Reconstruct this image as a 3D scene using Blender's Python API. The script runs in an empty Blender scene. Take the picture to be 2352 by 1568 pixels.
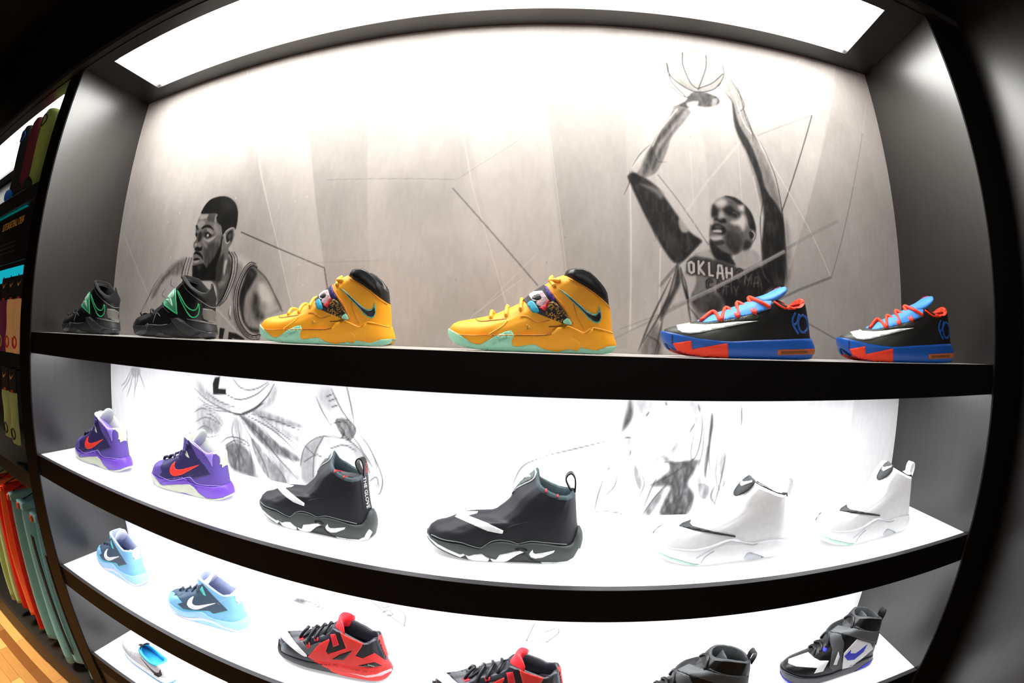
# A lit shoe wall seen through a fisheye lens: four shelves of basketball shoes, a printed mural
# behind them, and the edge of the neighbouring clothing bay.  Units are metres, z up, +y into the wall.
import bpy, bmesh, math, random
import numpy as np
from mathutils import Vector, Matrix
from mathutils.bvhtree import BVHTree
from mathutils.geometry import delaunay_2d_cdt

random.seed(7); RNG = np.random.RandomState(11)
scene = bpy.context.scene
COL = scene.collection
PI = math.pi

MODELS = {
 'strap_high': {'F': [(-140.9,33.6),(-139.9,40.1),(-136.1,45.9),(-128.9,50.4),(-119.5,52.8),(-97.7,56.1),(-73.4,60.7),(-59.3,64.8),(-45.2,70.9),(-29.8,77.6),(-16,85.7),(-2.2,97.8),(17.9,111.1),(26.2,117.3),(35.2,123.3),(47.5,128.2)],'B': [(134.8,33.4),(133,45.9),(131.5,61.3),(129.2,76)],'sF': [(-140.6,25.7),(-141.8,30),(-141.6,34.6)],'sB': [(137,6.6),(141.8,13.3),(141.4,16.8),(137.8,26.5),(134.7,35.1)],'cuffF': [(45,125),(47.7,131.5),(53.3,134.9)],'cuffB': [(128.9,73.9),(127.9,85.1),(124.8,97.7)],'collar': [(47.6,124.1),(57.5,120.5),(70,114),(85.2,106.2),(99.1,97),(111.6,87.2),(120,79.7),(126.8,73.4)],'base': [(-138.4,25.5),(-129.5,13.6),(-117.6,7.7),(-105.2,4),(-88.9,1.6),(-67.9,0.3),(-34.1,0.1),(-14.1,0.1),(25.8,0.1),(72.7,0.2),(106.6,-0.1),(124.9,1),(135.6,6.7)],'ztop': [(-141,34.5),(-128.4,29.7),(-114.2,24.6),(-68.8,24.7),(-25.6,26),(18.2,28.1),(30.9,29.5),(37.9,39.5),(57.9,43.7),(70.1,38.5),(83.8,33.4),(96.4,41.4),(109.5,40.4),(123.7,37.2),(133,34.6)],'cuff': [(53.2,131.2),(65.5,133.6),(79.2,134.4),(90.3,129.9),(101.4,120.5),(112.6,108.5),(122.5,95.1)],'eye': [33.7,-804.6,10.6],'d': [('outsole','mint','m',0.9,[(-132.6,33.1),(-123.1,28.7),(-110.5,22.3),(-90.9,10.3),(-84,9.2),(-76.6,10.3),(-56.1,22.6),(-40.2,30.4),(-30.9,32.7),(-26,25.5),(-29.7,16),(-27.5,8.8),(-22.1,7.6),(1.8,11.7),(8.4,11.3),(19.2,5.7),(40.6,1.3),(61.7,6.4),(72.5,3.8),(79,9.5),(97.8,5.9),(104.6,5.7),(120.5,12.2),(136.5,13.6),(135.5,8.6),(130.9,3.8),(122.3,-0.1),(104.8,-1.2),(71.3,-0.9),(24.8,-1.1),(-15.1,-1),(-35.2,-1.1),(-68.8,-0.9),(-89.2,0.5),(-104.3,2.6),(-115.5,6.3),(-125.3,12.1),(-132,23.7)]),('strap','strapbase','',1.4,[(-14,81.3),(-0.7,93),(18.3,105.7),(24.4,100.5),(35.5,84.7),(46.5,71.6),(57.6,57.3),(64.3,45.8),(61.9,43.5),(49.9,45.8),(36.4,50.7),(19,56.8),(2.8,63),(-6.2,73.4)]),('strap_patch','teal','s',1.9,[(-6.6,73.8),(1,79.3),(7.9,71.8),(11.9,63.9),(9.5,60.9),(1.5,62.3),(-3.3,68.2)]),('strap_patch','pinkmesh','',1.9,[(1.9,93.1),(16.8,95.1),(25.2,83.3),(21.1,74.9),(15.9,70),(7.9,73.2),(9,81.2),(3.5,86.4)]),('strap_patch','red','',2,[(25.2,82.8),(27.9,80.2),(21.4,64.2),(11.3,69.2),(15.9,70.7),(21.4,75.1)]),('strap_patch','violet','',1.9,[(20.2,99.7),(23.3,102.9),(36.9,84.3),(33.3,79),(24.7,89)]),('strap_patch','goldblack','',1.9,[(26.4,77.4),(34.3,79.9),(46.6,70.3),(57.6,54.7),(50.6,45.8),(36.4,50.7),(21.6,58.2)]),('strap_patch','mint','s',2,[(50.4,50.4),(57.6,54.4),(63.2,45.8),(60.3,44.1),(50.5,46.2)]),('strap_patch','white','s',2,[(-3.2,87.6),(2,91.8),(4.1,86.4),(0.9,81.7),(9,79.9),(3.7,79.1),(-1.1,83.6)]),('strap_patch','black','s',2.1,[(3.5,86.4),(12.7,89.4),(15.6,83.4),(9,79.9),(2.2,83)]),('strap_edge','yellow_dk','w3.2',1.9,[(23,103.4),(36.8,86.1),(51.9,69.1),(64.8,44.9)]),('side_logo','seafoam','',0.7,[(41.8,100.2),(48.6,96.5),(56.7,90.7),(75.8,75.3),(88.1,66.3),(96.2,62.6),(101.6,63),(104.9,66.9),(106.7,76.1),(108.9,65.7),(109.8,56.4),(107.3,49.9),(104,47.7),(99.3,48.3),(91.1,52.8),(81.5,63.2),(65,78.6),(52.7,90.3)]),('side_logo','black','',1.1,[(52.7,92.2),(67.6,81),(84,66.5),(94.9,60.6),(101.6,60.4),(105.2,64),(106.9,68.3),(108.4,57.7),(105.9,51.5),(102.6,49.9),(96.5,51.7),(88.3,58.3),(75.9,71),(62.3,82.8)]),('seam','yellow_dk','w1.6',0.5,[(-88.2,49.8),(-78.5,45.9),(-38.2,51)]),('seam','yellow_dk','w1.6',0.5,[(-16.9,54.8),(-6.3,54.9),(10,46.1),(28.5,50.2)]),('seam','yellow_lt','w1.8',0.5,[(-65.6,25.4),(-59,29.8),(-44.5,39.6),(-37.4,47.8)]),('seam','brown','w1.4',0.6,[(32.4,29.3),(15.9,26.3),(-26.7,25.2),(-62.9,24.4)]),('seam','yellow_dk','w1.4',0.6,[(-112.6,23.4),(-94,22.4),(-64.2,24.3)]),('seam','brown','w1.4',0.7,[(27.5,40.2),(42,41.1),(55.3,42.9)]),('seam','yellow_lt','w1.6',0.8,[(56.6,42.4),(68.8,37.5),(82.3,32.3),(94.8,40.2),(107.6,39.3),(128.7,33.6)]),('seam','yellow_dk','w1.5',0.6,[(57.5,116.3),(83.3,103),(109.2,84.5),(123.3,71.6)]),('seam','yellow_dk','w1.2',0.6,[(65.1,77.6),(70.9,59.1),(82.1,38.2)]),('seam','yellow_lt','w1.6',0.7,[(77.8,6.2),(76.1,16.8),(63.8,24.3)]),('mesh_vent','ygmesh','',0.6,[(-7.2,43.4),(4.3,36.7),(-6.3,34.6)])],'text': [('NIKE','seafoam_dk',(-57,11.4),2.4,22),('ZOOM','seafoam_dk',(-43.2,18.3),4.8,20)],'lace': [('lace','yellow_lt',3,[('n',-63.1,51.4),('c',-68,63.9)]),('lace','yellow_lt',3,[('n',-39.1,56.5),('c',-42.5,73.1)]),('lace','yellow_lt',3,[('n',-16.6,67.1),('c',-19,85.2)]),('lace','yellow_lt',3.4,[('n',35,103.5),('n',29.5,112.1),('c',30.5,123.9)]),('lace','yellow_lt',3.3,[('n',44.2,111.8),('n',34.8,112.2),('n',28.2,110.7)])]},  # pale line on the heel clip is an edge highlight put into colour
 'strap_high_dark': {'cuffF': [(20,112.4),(24.1,126.3),(34,137.4)],'cuffB': [(133.9,67.7),(132.9,86.4),(127.8,116.1)],'cuff': [(55.7,133.6),(74.8,129.6),(100.3,109.3),(126.1,94.5),(132.6,93.9),(135.8,102),(136.6,114.7)],'like': 'strap_high','eye': [828.3,-822,10.6],'d': [('strap','greengrad','',1.4,[(11.8,79.1),(28.5,91.7),(52.1,107.9),(57.1,83.6),(63.8,54.9),(60.7,51.5),(54,53),(16.7,69.4)]),('strap_edge','green','w2.4',1.8,[(51.4,106.4),(55.5,83.6),(62.3,54.9),(60.1,52.5),(16.7,69.8)]),('strap_patch','palegreen','',1.9,[(28.9,87.8),(50.3,102.7),(50.6,87.5),(35.8,82)]),('strap_patch','palegreen','',1.9,[(23.5,80.3),(41.8,83.8),(48.2,66.6),(30,78.2)]),('logo_outline','green','w2.3',0.9,[(60.1,99.4),(65.3,95.1),(76.5,82.3),(91,68.2),(105.3,60.2),(117.2,58.4),(125.8,61.6),(129.8,71.9)]),('logo_outline','green','w2.3',0.9,[(61,96.7),(72.3,80.5),(88.7,62.1),(101.1,50.1),(111.4,44.3),(121.2,43.6),(130.4,48.4),(133.7,58),(131.5,70.8)]),('heel_panel','greygrad','',0.7,[(144.1,62.5),(170.5,59.7),(184.5,53.6),(186.1,29),(169.9,32.3),(147.1,40.9),(142.4,49.9)]),('sole_facet','charcoal_gl','',0.7,[(-88.3,9),(-41.3,30.1),(-39.3,25.8),(-48.3,3.8),(-76.7,-0.9)]),('sole_facet','charcoal_gl','',0.7,[(-15.6,0.7),(3.5,12.8),(41.9,6.1),(78.2,3.2),(29.9,-1.5)]),('sole_facet','charcoal_gl','',0.7,[(112.5,4.2),(139.5,12.1),(186.1,14.9),(191.6,6.3),(166.4,0.3)]),('sole_facet','charcoal','',0.7,[(39.6,42),(63.9,42.2),(88.1,33.1),(122.7,20.8),(165.8,12.7),(131.3,13.7),(109.7,4.1),(71.5,18)]),('seam','greyline','w1.5',0.8,[(-42.9,27.3),(2.7,26.3),(31.3,28.2)]),('seam','greyline','w1.5',0.8,[(97.6,40.2),(121.6,37.1),(185.3,29.8)]),('seam','greyline','w1.4',0.8,[(60.9,42.1),(83.8,32.6)]),('seam','greyline','w1.2',0.8,[(-21,31.9),(-9.3,52.5),(4.4,45.7)]),('seam','greyline','w1.3',0.8,[(73.5,119.9),(87.2,103.6),(117.4,86.3),(162.2,66),(182.9,64.1)]),('seam','greyline','w1.2',0.6,[(12.1,66.9),(35.5,53.4)])],'text': [],'lace': [('lace','black',3.4,[('n',-69.3,47.1),('c',-124,54.2)]),('lace','black',3.4,[('n',-26,51.5),('c',-80.5,64.6)])]},
 'low': {'F': [(-150.6,41.1),(-148.5,47.2),(-142.2,51.3),(-130.1,54.8),(-109.7,58),(-87.5,63.9),(-58.8,74),(-30.8,83.7),(-5.3,92.4),(14.4,99.7),(34.4,104.8),(56.5,102)],'B': [(143.8,36.7),(140.9,47),(136.9,67.7),(132,88.4),(125.2,107.2)],'sF': [(-148.2,25.3),(-152.7,33.4),(-152.9,41)],'sB': [(147.5,6),(152.9,15.1),(151.8,25),(143.8,37.6)],'collar': [(45.2,99.3),(60.3,91.6),(77.5,86.8),(93.3,89.7),(105.9,97.6),(111.8,104.3)],'base': [(-149.9,25.2),(-143,14.5),(-132,8.5),(-116.8,3.4),(-95.5,0.9),(-67.5,0.4),(-31.8,0.2),(33,0.1),(103,0.3),(122.9,2),(133,6.2)],'ztop': [(-152.3,41.2),(-136.5,36.6),(-104.3,29.5),(-68.3,26.6),(-44.9,26.5),(-1.2,30.1),(48.7,33.1),(101.7,36.3),(128.4,36.7)],'eye': [-356.3,-777.6,10.6],'d': [('side_logo','white','',0.8,[(-140,47.9),(-137.3,50),(-122.9,51.1),(-118.8,52.8),(-116,50.9),(-91.9,50.8),(-68.7,53.6),(-32.7,58.3),(4.8,61.3),(-26.6,55.1),(-62.7,47),(-97.3,39.2),(-117,36.4),(-131,37.5),(-137.7,41.8)]),('sole_block','orangered','m',0.7,[(-145.3,20.4),(-114.8,25.7),(-113,12.4),(-51.7,23.6),(-48.7,0.3),(-75.9,-1.6),(-101.8,-0.7),(-124.3,1.8),(-138.4,9.6)]),('sole_line','navy','w1.6',0.7,[(-147.4,34.9),(-146.4,19.6)]),('air_window','amber','m',0.7,[(45.2,15.7),(126.1,19.4),(126.4,10.4),(44.8,6.9)]),('air_window_slot','brown','',1,[(52,13.4),(108.4,15.6),(108.5,11.1),(52.2,8.7)]),('throat','skyblue','',0.8,[(-105.6,55.9),(-104.8,59.6),(-77.6,69.4),(-51.1,78.6),(-26.7,86.8),(-8,93.7),(11.2,98.7),(32.2,95.6),(30.1,83.1),(-1.7,72.8),(-35.9,64),(-62.8,58.8),(-89,54)]),('eyestay','olive','s',0.7,[(-111.7,50.3),(-104.8,55.5),(-89,53.8),(-62.8,58.5),(-35.9,63.7),(-1.7,72.3),(4.7,65.8),(-32.8,60.1),(-68.7,54.9),(-91.9,51.3)]),('collar_lining','orangered','m',0.9,[(59.5,85.3),(94.2,102.5),(99.6,100.6),(97.3,97.1),(80.4,84.3),(66.3,82.9)]),('collar_edge','orangered','w3',0.9,[(36.2,95),(47.5,89),(60.5,84.3)]),('heel_logo','royal','w3.6',0.8,[(80.7,78.7),(75,67.9),(76.9,57.4),(87.7,43.4)]),('heel_logo','royal','w3.6',0.9,[(89.2,76.9),(83.9,62.2),(76.9,57.4)]),('heel_logo','royal','w3.6',0.8,[(97.1,76),(89.2,70),(87.1,58.7),(93,47.8),(103.1,46.5)]),('heel_logo','royal','w3.6',0.85,[(100.2,46.1),(106.7,52),(108.5,59.7),(105.1,70.8),(96.4,75.6)])],'tab': ('tongue','skyblue',0.03,[(25.5,98.3),(83.8,125.5)]),'text': [('KD','pinkred',(28.4,107.1),8.3,12)],'lace': [('lace','orangered',3.6,[('n',-99.1,55.2),('c',-58.5,74.8),('n',-64.3,58.2),('c',-34,82.8),('n',-32.8,65.4),('c',-12,93.3),('n',-1,73.4),('c',9.9,102.8),('n',6.3,91.6),('n',28.1,83.6)])]},
 'flap_high': {'F': [(-135.2,32.5),(-130.3,44.7),(-119.6,55.7),(-102.7,62.8),(-77.3,68),(-55.3,74.4),(-33.6,83.8),(-15.5,91.5),(-3.8,100.2),(1.3,112.1),(5.5,126.7),(8.7,140.8)],'B': [(126.2,39.3),(124.2,56.6),(121.3,76.1),(121.1,91.9),(120.9,105.1)],'sF': [(-134.3,15),(-136.5,22.8),(-135,31.6)],'sB': [(131.7,10.3),(136.5,15.7),(135.1,26.1),(130.5,37.1),(126.7,39.3)],'collar': [(27.5,146.6),(42.9,137.2),(62.8,126),(87,113.3),(101.4,107.4),(114,111),(124.3,113.4),(129.8,109)],'base': [(-103.8,27.4),(-102.6,14.8),(-94.9,3.8),(-76.7,-0.9),(-51.2,-2.8),(-22.6,0.9),(9.2,2.8),(36.7,-1.1),(64,-4.8),(93.2,-2.9),(115.1,2),(128.5,7.8),(133.9,11.6)],'ztop': [(-104.8,43.3),(-99.9,35.1),(-73.8,31.4),(-64.7,27.9),(-34.9,26.9),(-1.3,36.2),(30.5,44.8),(41.9,34.4),(61.7,31.3),(88.4,32.2),(114.6,34.9),(132.6,42.6)],'eye': [784,-902.7,375.5],'d': [('side_panel','indigo','m',0.6,[(-55.5,45.1),(-61.5,56.7),(-42.5,77.8),(-33.4,87.1),(-14.2,93.2),(7.8,102.6),(26.1,110.4),(37.9,119.5),(43.1,131),(49,139.7),(55.3,132.7),(72.6,103.8),(96.9,83.9),(109.3,68.1),(54.4,48.4),(43.9,52.5),(7.9,41.8),(-29.9,30.8),(-57.9,31.2),(-69.9,35.4)]),('ankle_flap','lilac','s',1.2,[(50.7,157.8),(66.4,148.8),(86.9,137.9),(111.9,125.4),(124.2,120.6),(118.6,102.8),(117.6,87.1),(108.1,101.3),(90.3,118.1),(64.8,132),(54.8,142.4)]),('midsole_layer','cream','m',0.8,[(-96.2,34.5),(-84.6,25.8),(-70.5,14.4),(-61.4,11.8),(-10,23),(38.1,32.6),(51.3,27.7),(66,16),(86.3,8.1),(113,11),(139.6,19),(178.1,38.8),(178.2,36),(162.9,26.2),(139,14.6),(112.4,6.9),(80.2,3.4),(50.6,6),(19.8,8.4),(-16.3,4.6),(-47.9,-0.6),(-72.9,1.9),(-88,8.2),(-95.7,19.4)]),('sole_line','violet_lt','w1.5',0.7,[(-70.2,33.9),(-30.1,29.5),(7.6,39.7),(42.2,50.1),(56,40.5),(77.5,38.2),(138.3,46.1)]),('sole_line','violet_dk','w1.2',0.7,[(-67.4,13.9),(-56.4,21.4),(-14.6,31.3),(36.5,40.5),(62.4,27.7)]),('side_logo','coral','s',0.9,[(-2.5,80.5),(-6.1,70.3),(-5,63.2),(5.2,62.5),(26.3,68.1),(78,85.9),(52.1,71.3),(18.4,53.4),(-3.3,45.2),(-15.6,43.7),(-24.7,47.3),(-25.8,55.5),(-18.8,67.5)]),('heel_patch','cream','m',0.9,[(130.4,119.5),(139.7,124.6),(152.4,128),(164.4,126.1),(164.6,98.1),(156.7,96.5),(148.1,109)]),('collar_edge','cream','w3.5',1.2,[(51.6,158.7),(66.5,149.3),(87,138.5),(112,126.1),(126.7,120.5)]),('eyelet_panel','cream','',1,[(34.3,103),(39.1,112.7),(42.2,107.2),(47.6,96.4),(38.8,98.3)])],'tab': ('tongue','greytongue',0.025,[(5.7,109.2),(52.9,154.6)]),'text': [],'lace': [('lace','darkindigo',3,[('n',-43.2,79.3),('c',-75.8,74.8)]),('lace','darkindigo',3,[('n',-23.1,84),('c',-54.7,81.7)]),('lace','darkindigo',3,[('n',-2.7,90.3),('c',-35.8,90.1)]),('lace','darkindigo',3,[('n',15.7,96.2),('c',-17.4,97.5)]),('lace','darkindigo',3.4,[('n',36.3,112.3),('c',-5,106)]),('lace','darkindigo',3.4,[('n',45.8,129.4),('c',-0.7,118.7)])]},
 'flap_high_blue': {'like': 'flap_high','eye': [728.6,-935.1,739.9],'d': [('side_panel','slate','m',0.6,[(-65.9,82.4),(-59.8,107.3),(-14.8,121.9),(34.9,135.8),(44.3,143),(67.9,118),(107.7,81),(57.4,56.3),(44.9,60.9),(1,48.5),(-48,38.2),(-65.7,48.7),(-44.2,59.9),(-59.4,76.1)]),('collar_edge','white','w6',1.2,[(47.7,165.5),(64.8,160.8),(95.7,152),(131,138.1)]),('heel_patch','white','m',0.9,[(125.2,140.6),(143.3,152),(160.2,159.3),(163.2,129.5),(151.7,118.7),(139.2,132.5)]),('side_logo','white','s',0.9,[(3.4,93.2),(-6.6,75.4),(-7,65.9),(5.9,65.8),(29.6,75.3),(74.7,94),(43.5,75.5),(6.2,54.2),(-13.3,49.1),(-26.2,52.6),(-27.8,62.2),(-15.6,79.3)]),('sole_line','aqua','w1.6',0.7,[(-66.1,47.6),(-48.4,37),(0.7,47.4),(44.6,59.8),(57.1,55.2),(106.4,79.6)]),('midsole_layer','lavwhite','m',0.8,[(-97.9,33.2),(-77.2,11.9),(-46.5,12.1),(13.8,30.2),(48.6,29.8),(80.7,22.6),(123.5,22.9),(152.7,39.1),(171.3,61.2),(171.6,51.3),(151.1,31.8),(121.8,16.2),(79.2,16.9),(46.9,23.4),(11.3,21.5),(-49.8,1.5),(-87.8,3)]),('eyelet_panel','aqua','',1,[(31.5,122.2),(41.5,134.4),(47.2,106.8),(38.2,108.1)])],'text': [],'lace': [('lace','slate_dk',3,[('n',-42.2,96.1),('c',-69.5,82.7)]),('lace','slate_dk',3,[('n',-18.8,100.7),('c',-44.4,90.5)]),('lace','slate_dk',3,[('n',2.8,107),('c',-19.6,99.1)]),('lace','slate_dk',3.2,[('n',22.6,114.9),('c',1.4,109.8)])]},
 'shroud': {'F': [(-136.7,33.4),(-135.4,40.3),(-131.7,48.6),(-123,56.3),(-110.6,60.2),(-99.8,63.4),(-90.6,68.9),(-81.5,71.8),(-69.5,77.2),(-51.6,80.8),(-22,83.3),(-13.3,87.9),(-4.7,95.4),(3.8,102.5),(12.2,112.4),(17.6,122),(25.8,134.7),(36.8,145.9),(49.2,157.1)],'B': [(129.2,59.7),(126.3,70.9),(123.8,86.7),(121.6,105.4),(119.6,123)],'sF': [(-136.8,24.3),(-138.2,29.3),(-136.9,35)],'sB': [(133,8.4),(138,30.4),(138.2,42),(135.6,53.4),(130.9,60.7)],'collar': [(50.6,162),(52.9,146.1),(56.2,138.6),(64.1,131.2),(77,123.6),(92.5,118.3),(105.1,118.8),(114.5,123.6),(118.5,130.4)],'base': [(-133.7,29.1),(-123.8,22),(-109.4,14.9),(-93.2,9.7),(-67.1,2.3),(-43.3,-1.3),(-20.3,-2.1),(-8.8,-2.1),(5.4,-1.4),(19.6,1.2),(33.8,1.4),(55.3,0.8),(73.9,-1),(94,-1.7),(112.6,-0.6),(125.4,4.7),(132.2,14.1)],'ztop': [(-133.9,39.6),(-121.7,33.2),(-97.8,30.7),(-67,31.1),(-49.3,27.2),(-33.5,24.4),(-25.1,29.9),(-15.3,37.8),(-1.3,41.7),(15.5,40),(28.3,35.6),(39.5,38.6),(52,41.5),(74.6,39.9),(95.9,36.9),(110.2,36.2),(120,38.9),(124.4,47.9),(127.2,60.8),(130,66.7)],'lip': 7,'eye': [75.4,-791.9,368],'d': [('side_logo','white','',0.8,[(-76,82.4),(-71.2,88.4),(-63.8,92.1),(-53.1,94),(-38.2,95.3),(-40.1,91.7),(-54.4,86.6),(-44.5,83.2),(-20.5,75.1),(4.1,64.6),(3.1,59.1),(-0.5,58.8),(-21.7,61.8),(-44.4,69.9),(-61.5,76.8)]),('sole_logo','white','',0.8,[(53.6,32.1),(54.6,26.5),(58.2,24.8),(69.3,27),(90,32.8),(87.7,28.7),(69.7,18.6),(58.6,16.3),(51.4,18.4),(48.1,23.4),(49.9,27.9)]),('outsole','white','m',0.7,[(-126.2,50.3),(-118.4,37.5),(-106.6,28.7),(-89,20.7),(-68.5,13.5),(-61.2,15.1),(-59.5,12.5),(-67.1,7.7),(-92,17),(-106.7,24.4),(-118.4,35.4),(-125.6,46.3)]),('outsole','white','m',0.7,[(-58.3,13.5),(-52.5,11.6),(-43.9,15.3),(-30.9,17.6),(-23.7,12.9),(-17.9,10.1),(-20.6,2.8),(-43.8,3.2),(-53.9,6.4)]),('outsole','white','m',0.7,[(-16.5,10.6),(-6.4,9.5),(-1,19),(11.7,22.5),(22.9,26.6),(32.7,28.9),(39.1,26.9),(27.3,20.4),(12.1,8),(2.3,4.4),(-12,3.6)]),('outsole','white','m',0.7,[(67.4,9.7),(92.8,10.4),(111,13.2),(121.1,20.4),(128.9,38.1),(131.2,35.7),(124.8,17.7),(111.2,9.5),(93,6.6),(73.2,6.7)]),('arch_plate','charcoal','',0.6,[(16.4,9.4),(28.7,21.3),(42.7,25.5),(47.2,17.6),(58.8,10.9),(70.2,9.2),(40.5,9.1)]),('arch_hollow','black','s',0.6,[(24.1,31.5),(31,35.2),(40.9,34.6),(45.3,29.7),(38.3,27.6),(28.5,28.6)]),('sole_line','grey','w1.8',0.7,[(-116.7,45.3),(-96.2,38.1),(-67.1,35.8),(-49.7,31.1),(-33.9,28.6),(-25.4,33.9),(-15.6,42),(-1.6,46.4),(15.3,45.3),(28,41.7),(39.1,44.5),(51.5,47.6),(73.9,46.4),(108.9,44.5)]),('tag_rim','greylt','sc',1.2,[(18.5,140.8),(21.5,149.4),(31.3,158.5),(40.5,166.9),(51.2,175),(53.5,165.6),(48.3,154.8),(34.3,146.6),(21.6,138.4)]),('tongue_tag','tag_grey','sc',1.9,[(20.1,142.1),(23.1,148.6),(32,157.4),(41.1,165.5),(50.4,173.6),(52.1,165.5),(46.9,156.2),(33.7,148.3),(22.1,140.2)]),('tag_logo','white','c',2.6,[(31.8,156),(34.6,159.7),(45.3,162.6),(45.7,159.5),(37.4,157.7)]),('stitch','red','',1.4,[(68.7,141.2),(71.5,140.9),(71,134.8),(68.3,135.4)]),('stitch','red','',1.4,[(87.8,132.3),(89.8,132.1),(89.5,127.6),(87.4,127.9)])],'loop': ('pull_loop','black',0.008,[(115.9,120.8),(109.6,129.8),(103.9,140.3),(102.3,147.9),(106,154.5),(111.6,156.2),(116.6,149.8),(118.6,140),(118.6,123.9)]),'text': [],'lace': []},  # charcoal patch at the arch is shadow put into colour
 'shroud_white': {'F': [(-142.5,38),(-143.1,48),(-138.4,57.5),(-131.3,64.4),(-115.2,73.5),(-89.6,80.8),(-68.7,85.2),(-45.2,91.6),(-24.3,99.6),(-11.6,107.6),(-1.3,117.7),(0,124.2),(5.5,135.8),(13.8,147.1),(25.4,157.6)],'B': [(139.3,28.5),(132.8,55.7),(126.3,85.2),(120.9,113.8),(117.6,129.3)],'sF': [(-134.2,15.3),(-140.3,25.8),(-142.7,37.4)],'sB': [(132.3,-6.5),(141.1,4.5),(142.7,17.6),(139.5,29)],'collar': [(17.9,162.8),(29.4,147.9),(41,141.6),(65.5,130.9),(78,126.1),(90.1,124.5),(101.5,127.8),(106.6,136.4)],'base': [(-136.1,21.2),(-108.2,8.6),(-66.1,0.9),(-28.3,-0.8),(-3.9,2.6),(20.8,7.9),(53,6.9),(80.4,4.8),(102.2,4.7),(119.7,5.9)],'ztop': [(-142.2,35.9),(-126.4,37),(-101.7,35.2),(-68.6,34.6),(-40.7,40.6),(-15.2,50.4),(1.2,51.9),(19.8,43.1),(40.9,38),(60.4,43.1),(90.2,44.6),(127.6,41.3)],'lip': 6,'heel_loop': ('white',0.009),'eye': [-305.4,-821.2,383.6],'d': [('side_logo','charcoal','',0.8,[(-105.6,84.9),(-100.2,90.3),(-84.8,96),(-86.7,90),(-81.3,84.2),(-41.6,72.7),(3.7,61.5),(4.2,58.2),(-32.1,65.6),(-78.1,76.5)]),('tongue_tag','charcoal','sc',1.6,[(-11.9,143.3),(-6,155.7),(3.5,166.1),(13.4,173.1),(19.3,168.1),(26.8,160.8),(15.6,145.7),(-6.2,137.2)]),('tag_logo','white','c',2.6,[(-1.1,157.7),(2.2,162.9),(6.2,160.6),(21.2,163.5),(21.7,160),(1.5,153.6)]),('collar_edge','black','w3',1.3,[(28.5,161.3),(40.8,154.5),(66.8,143),(80,137.8),(92.9,135.9),(105.1,139),(110.3,149.3)]),('toe_logo','charcoal','c',0.8,[(-154,71.8),(-152.6,77.4),(-142.2,88.9),(-147.7,80.1)]),('sole_line','greylt','w2.2',0.7,[(-64.1,19.8),(-33.4,38.9),(-6.6,50.5),(11.4,47.8),(45.3,42.8),(65.8,47.9),(123.6,47)]),('sole_line','greylt','w1.6',0.7,[(-54.1,10.2),(-47.6,21.9),(-32.4,32.9)]),('arch_hollow','greylt','s',0.7,[(29.8,13.3),(36.6,24.9),(52.8,20.4),(73.5,10.8),(52.1,8.8)]),('outsole','palemint','m',0.7,[(-145.6,40.2),(-114.2,24.8),(-68,9.1),(-56.5,7.9),(-67.3,4.9),(-113.4,18.9)])],'text': [],'lace': []},  # grey of the arch hollow is sole shading put into the colour
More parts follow.
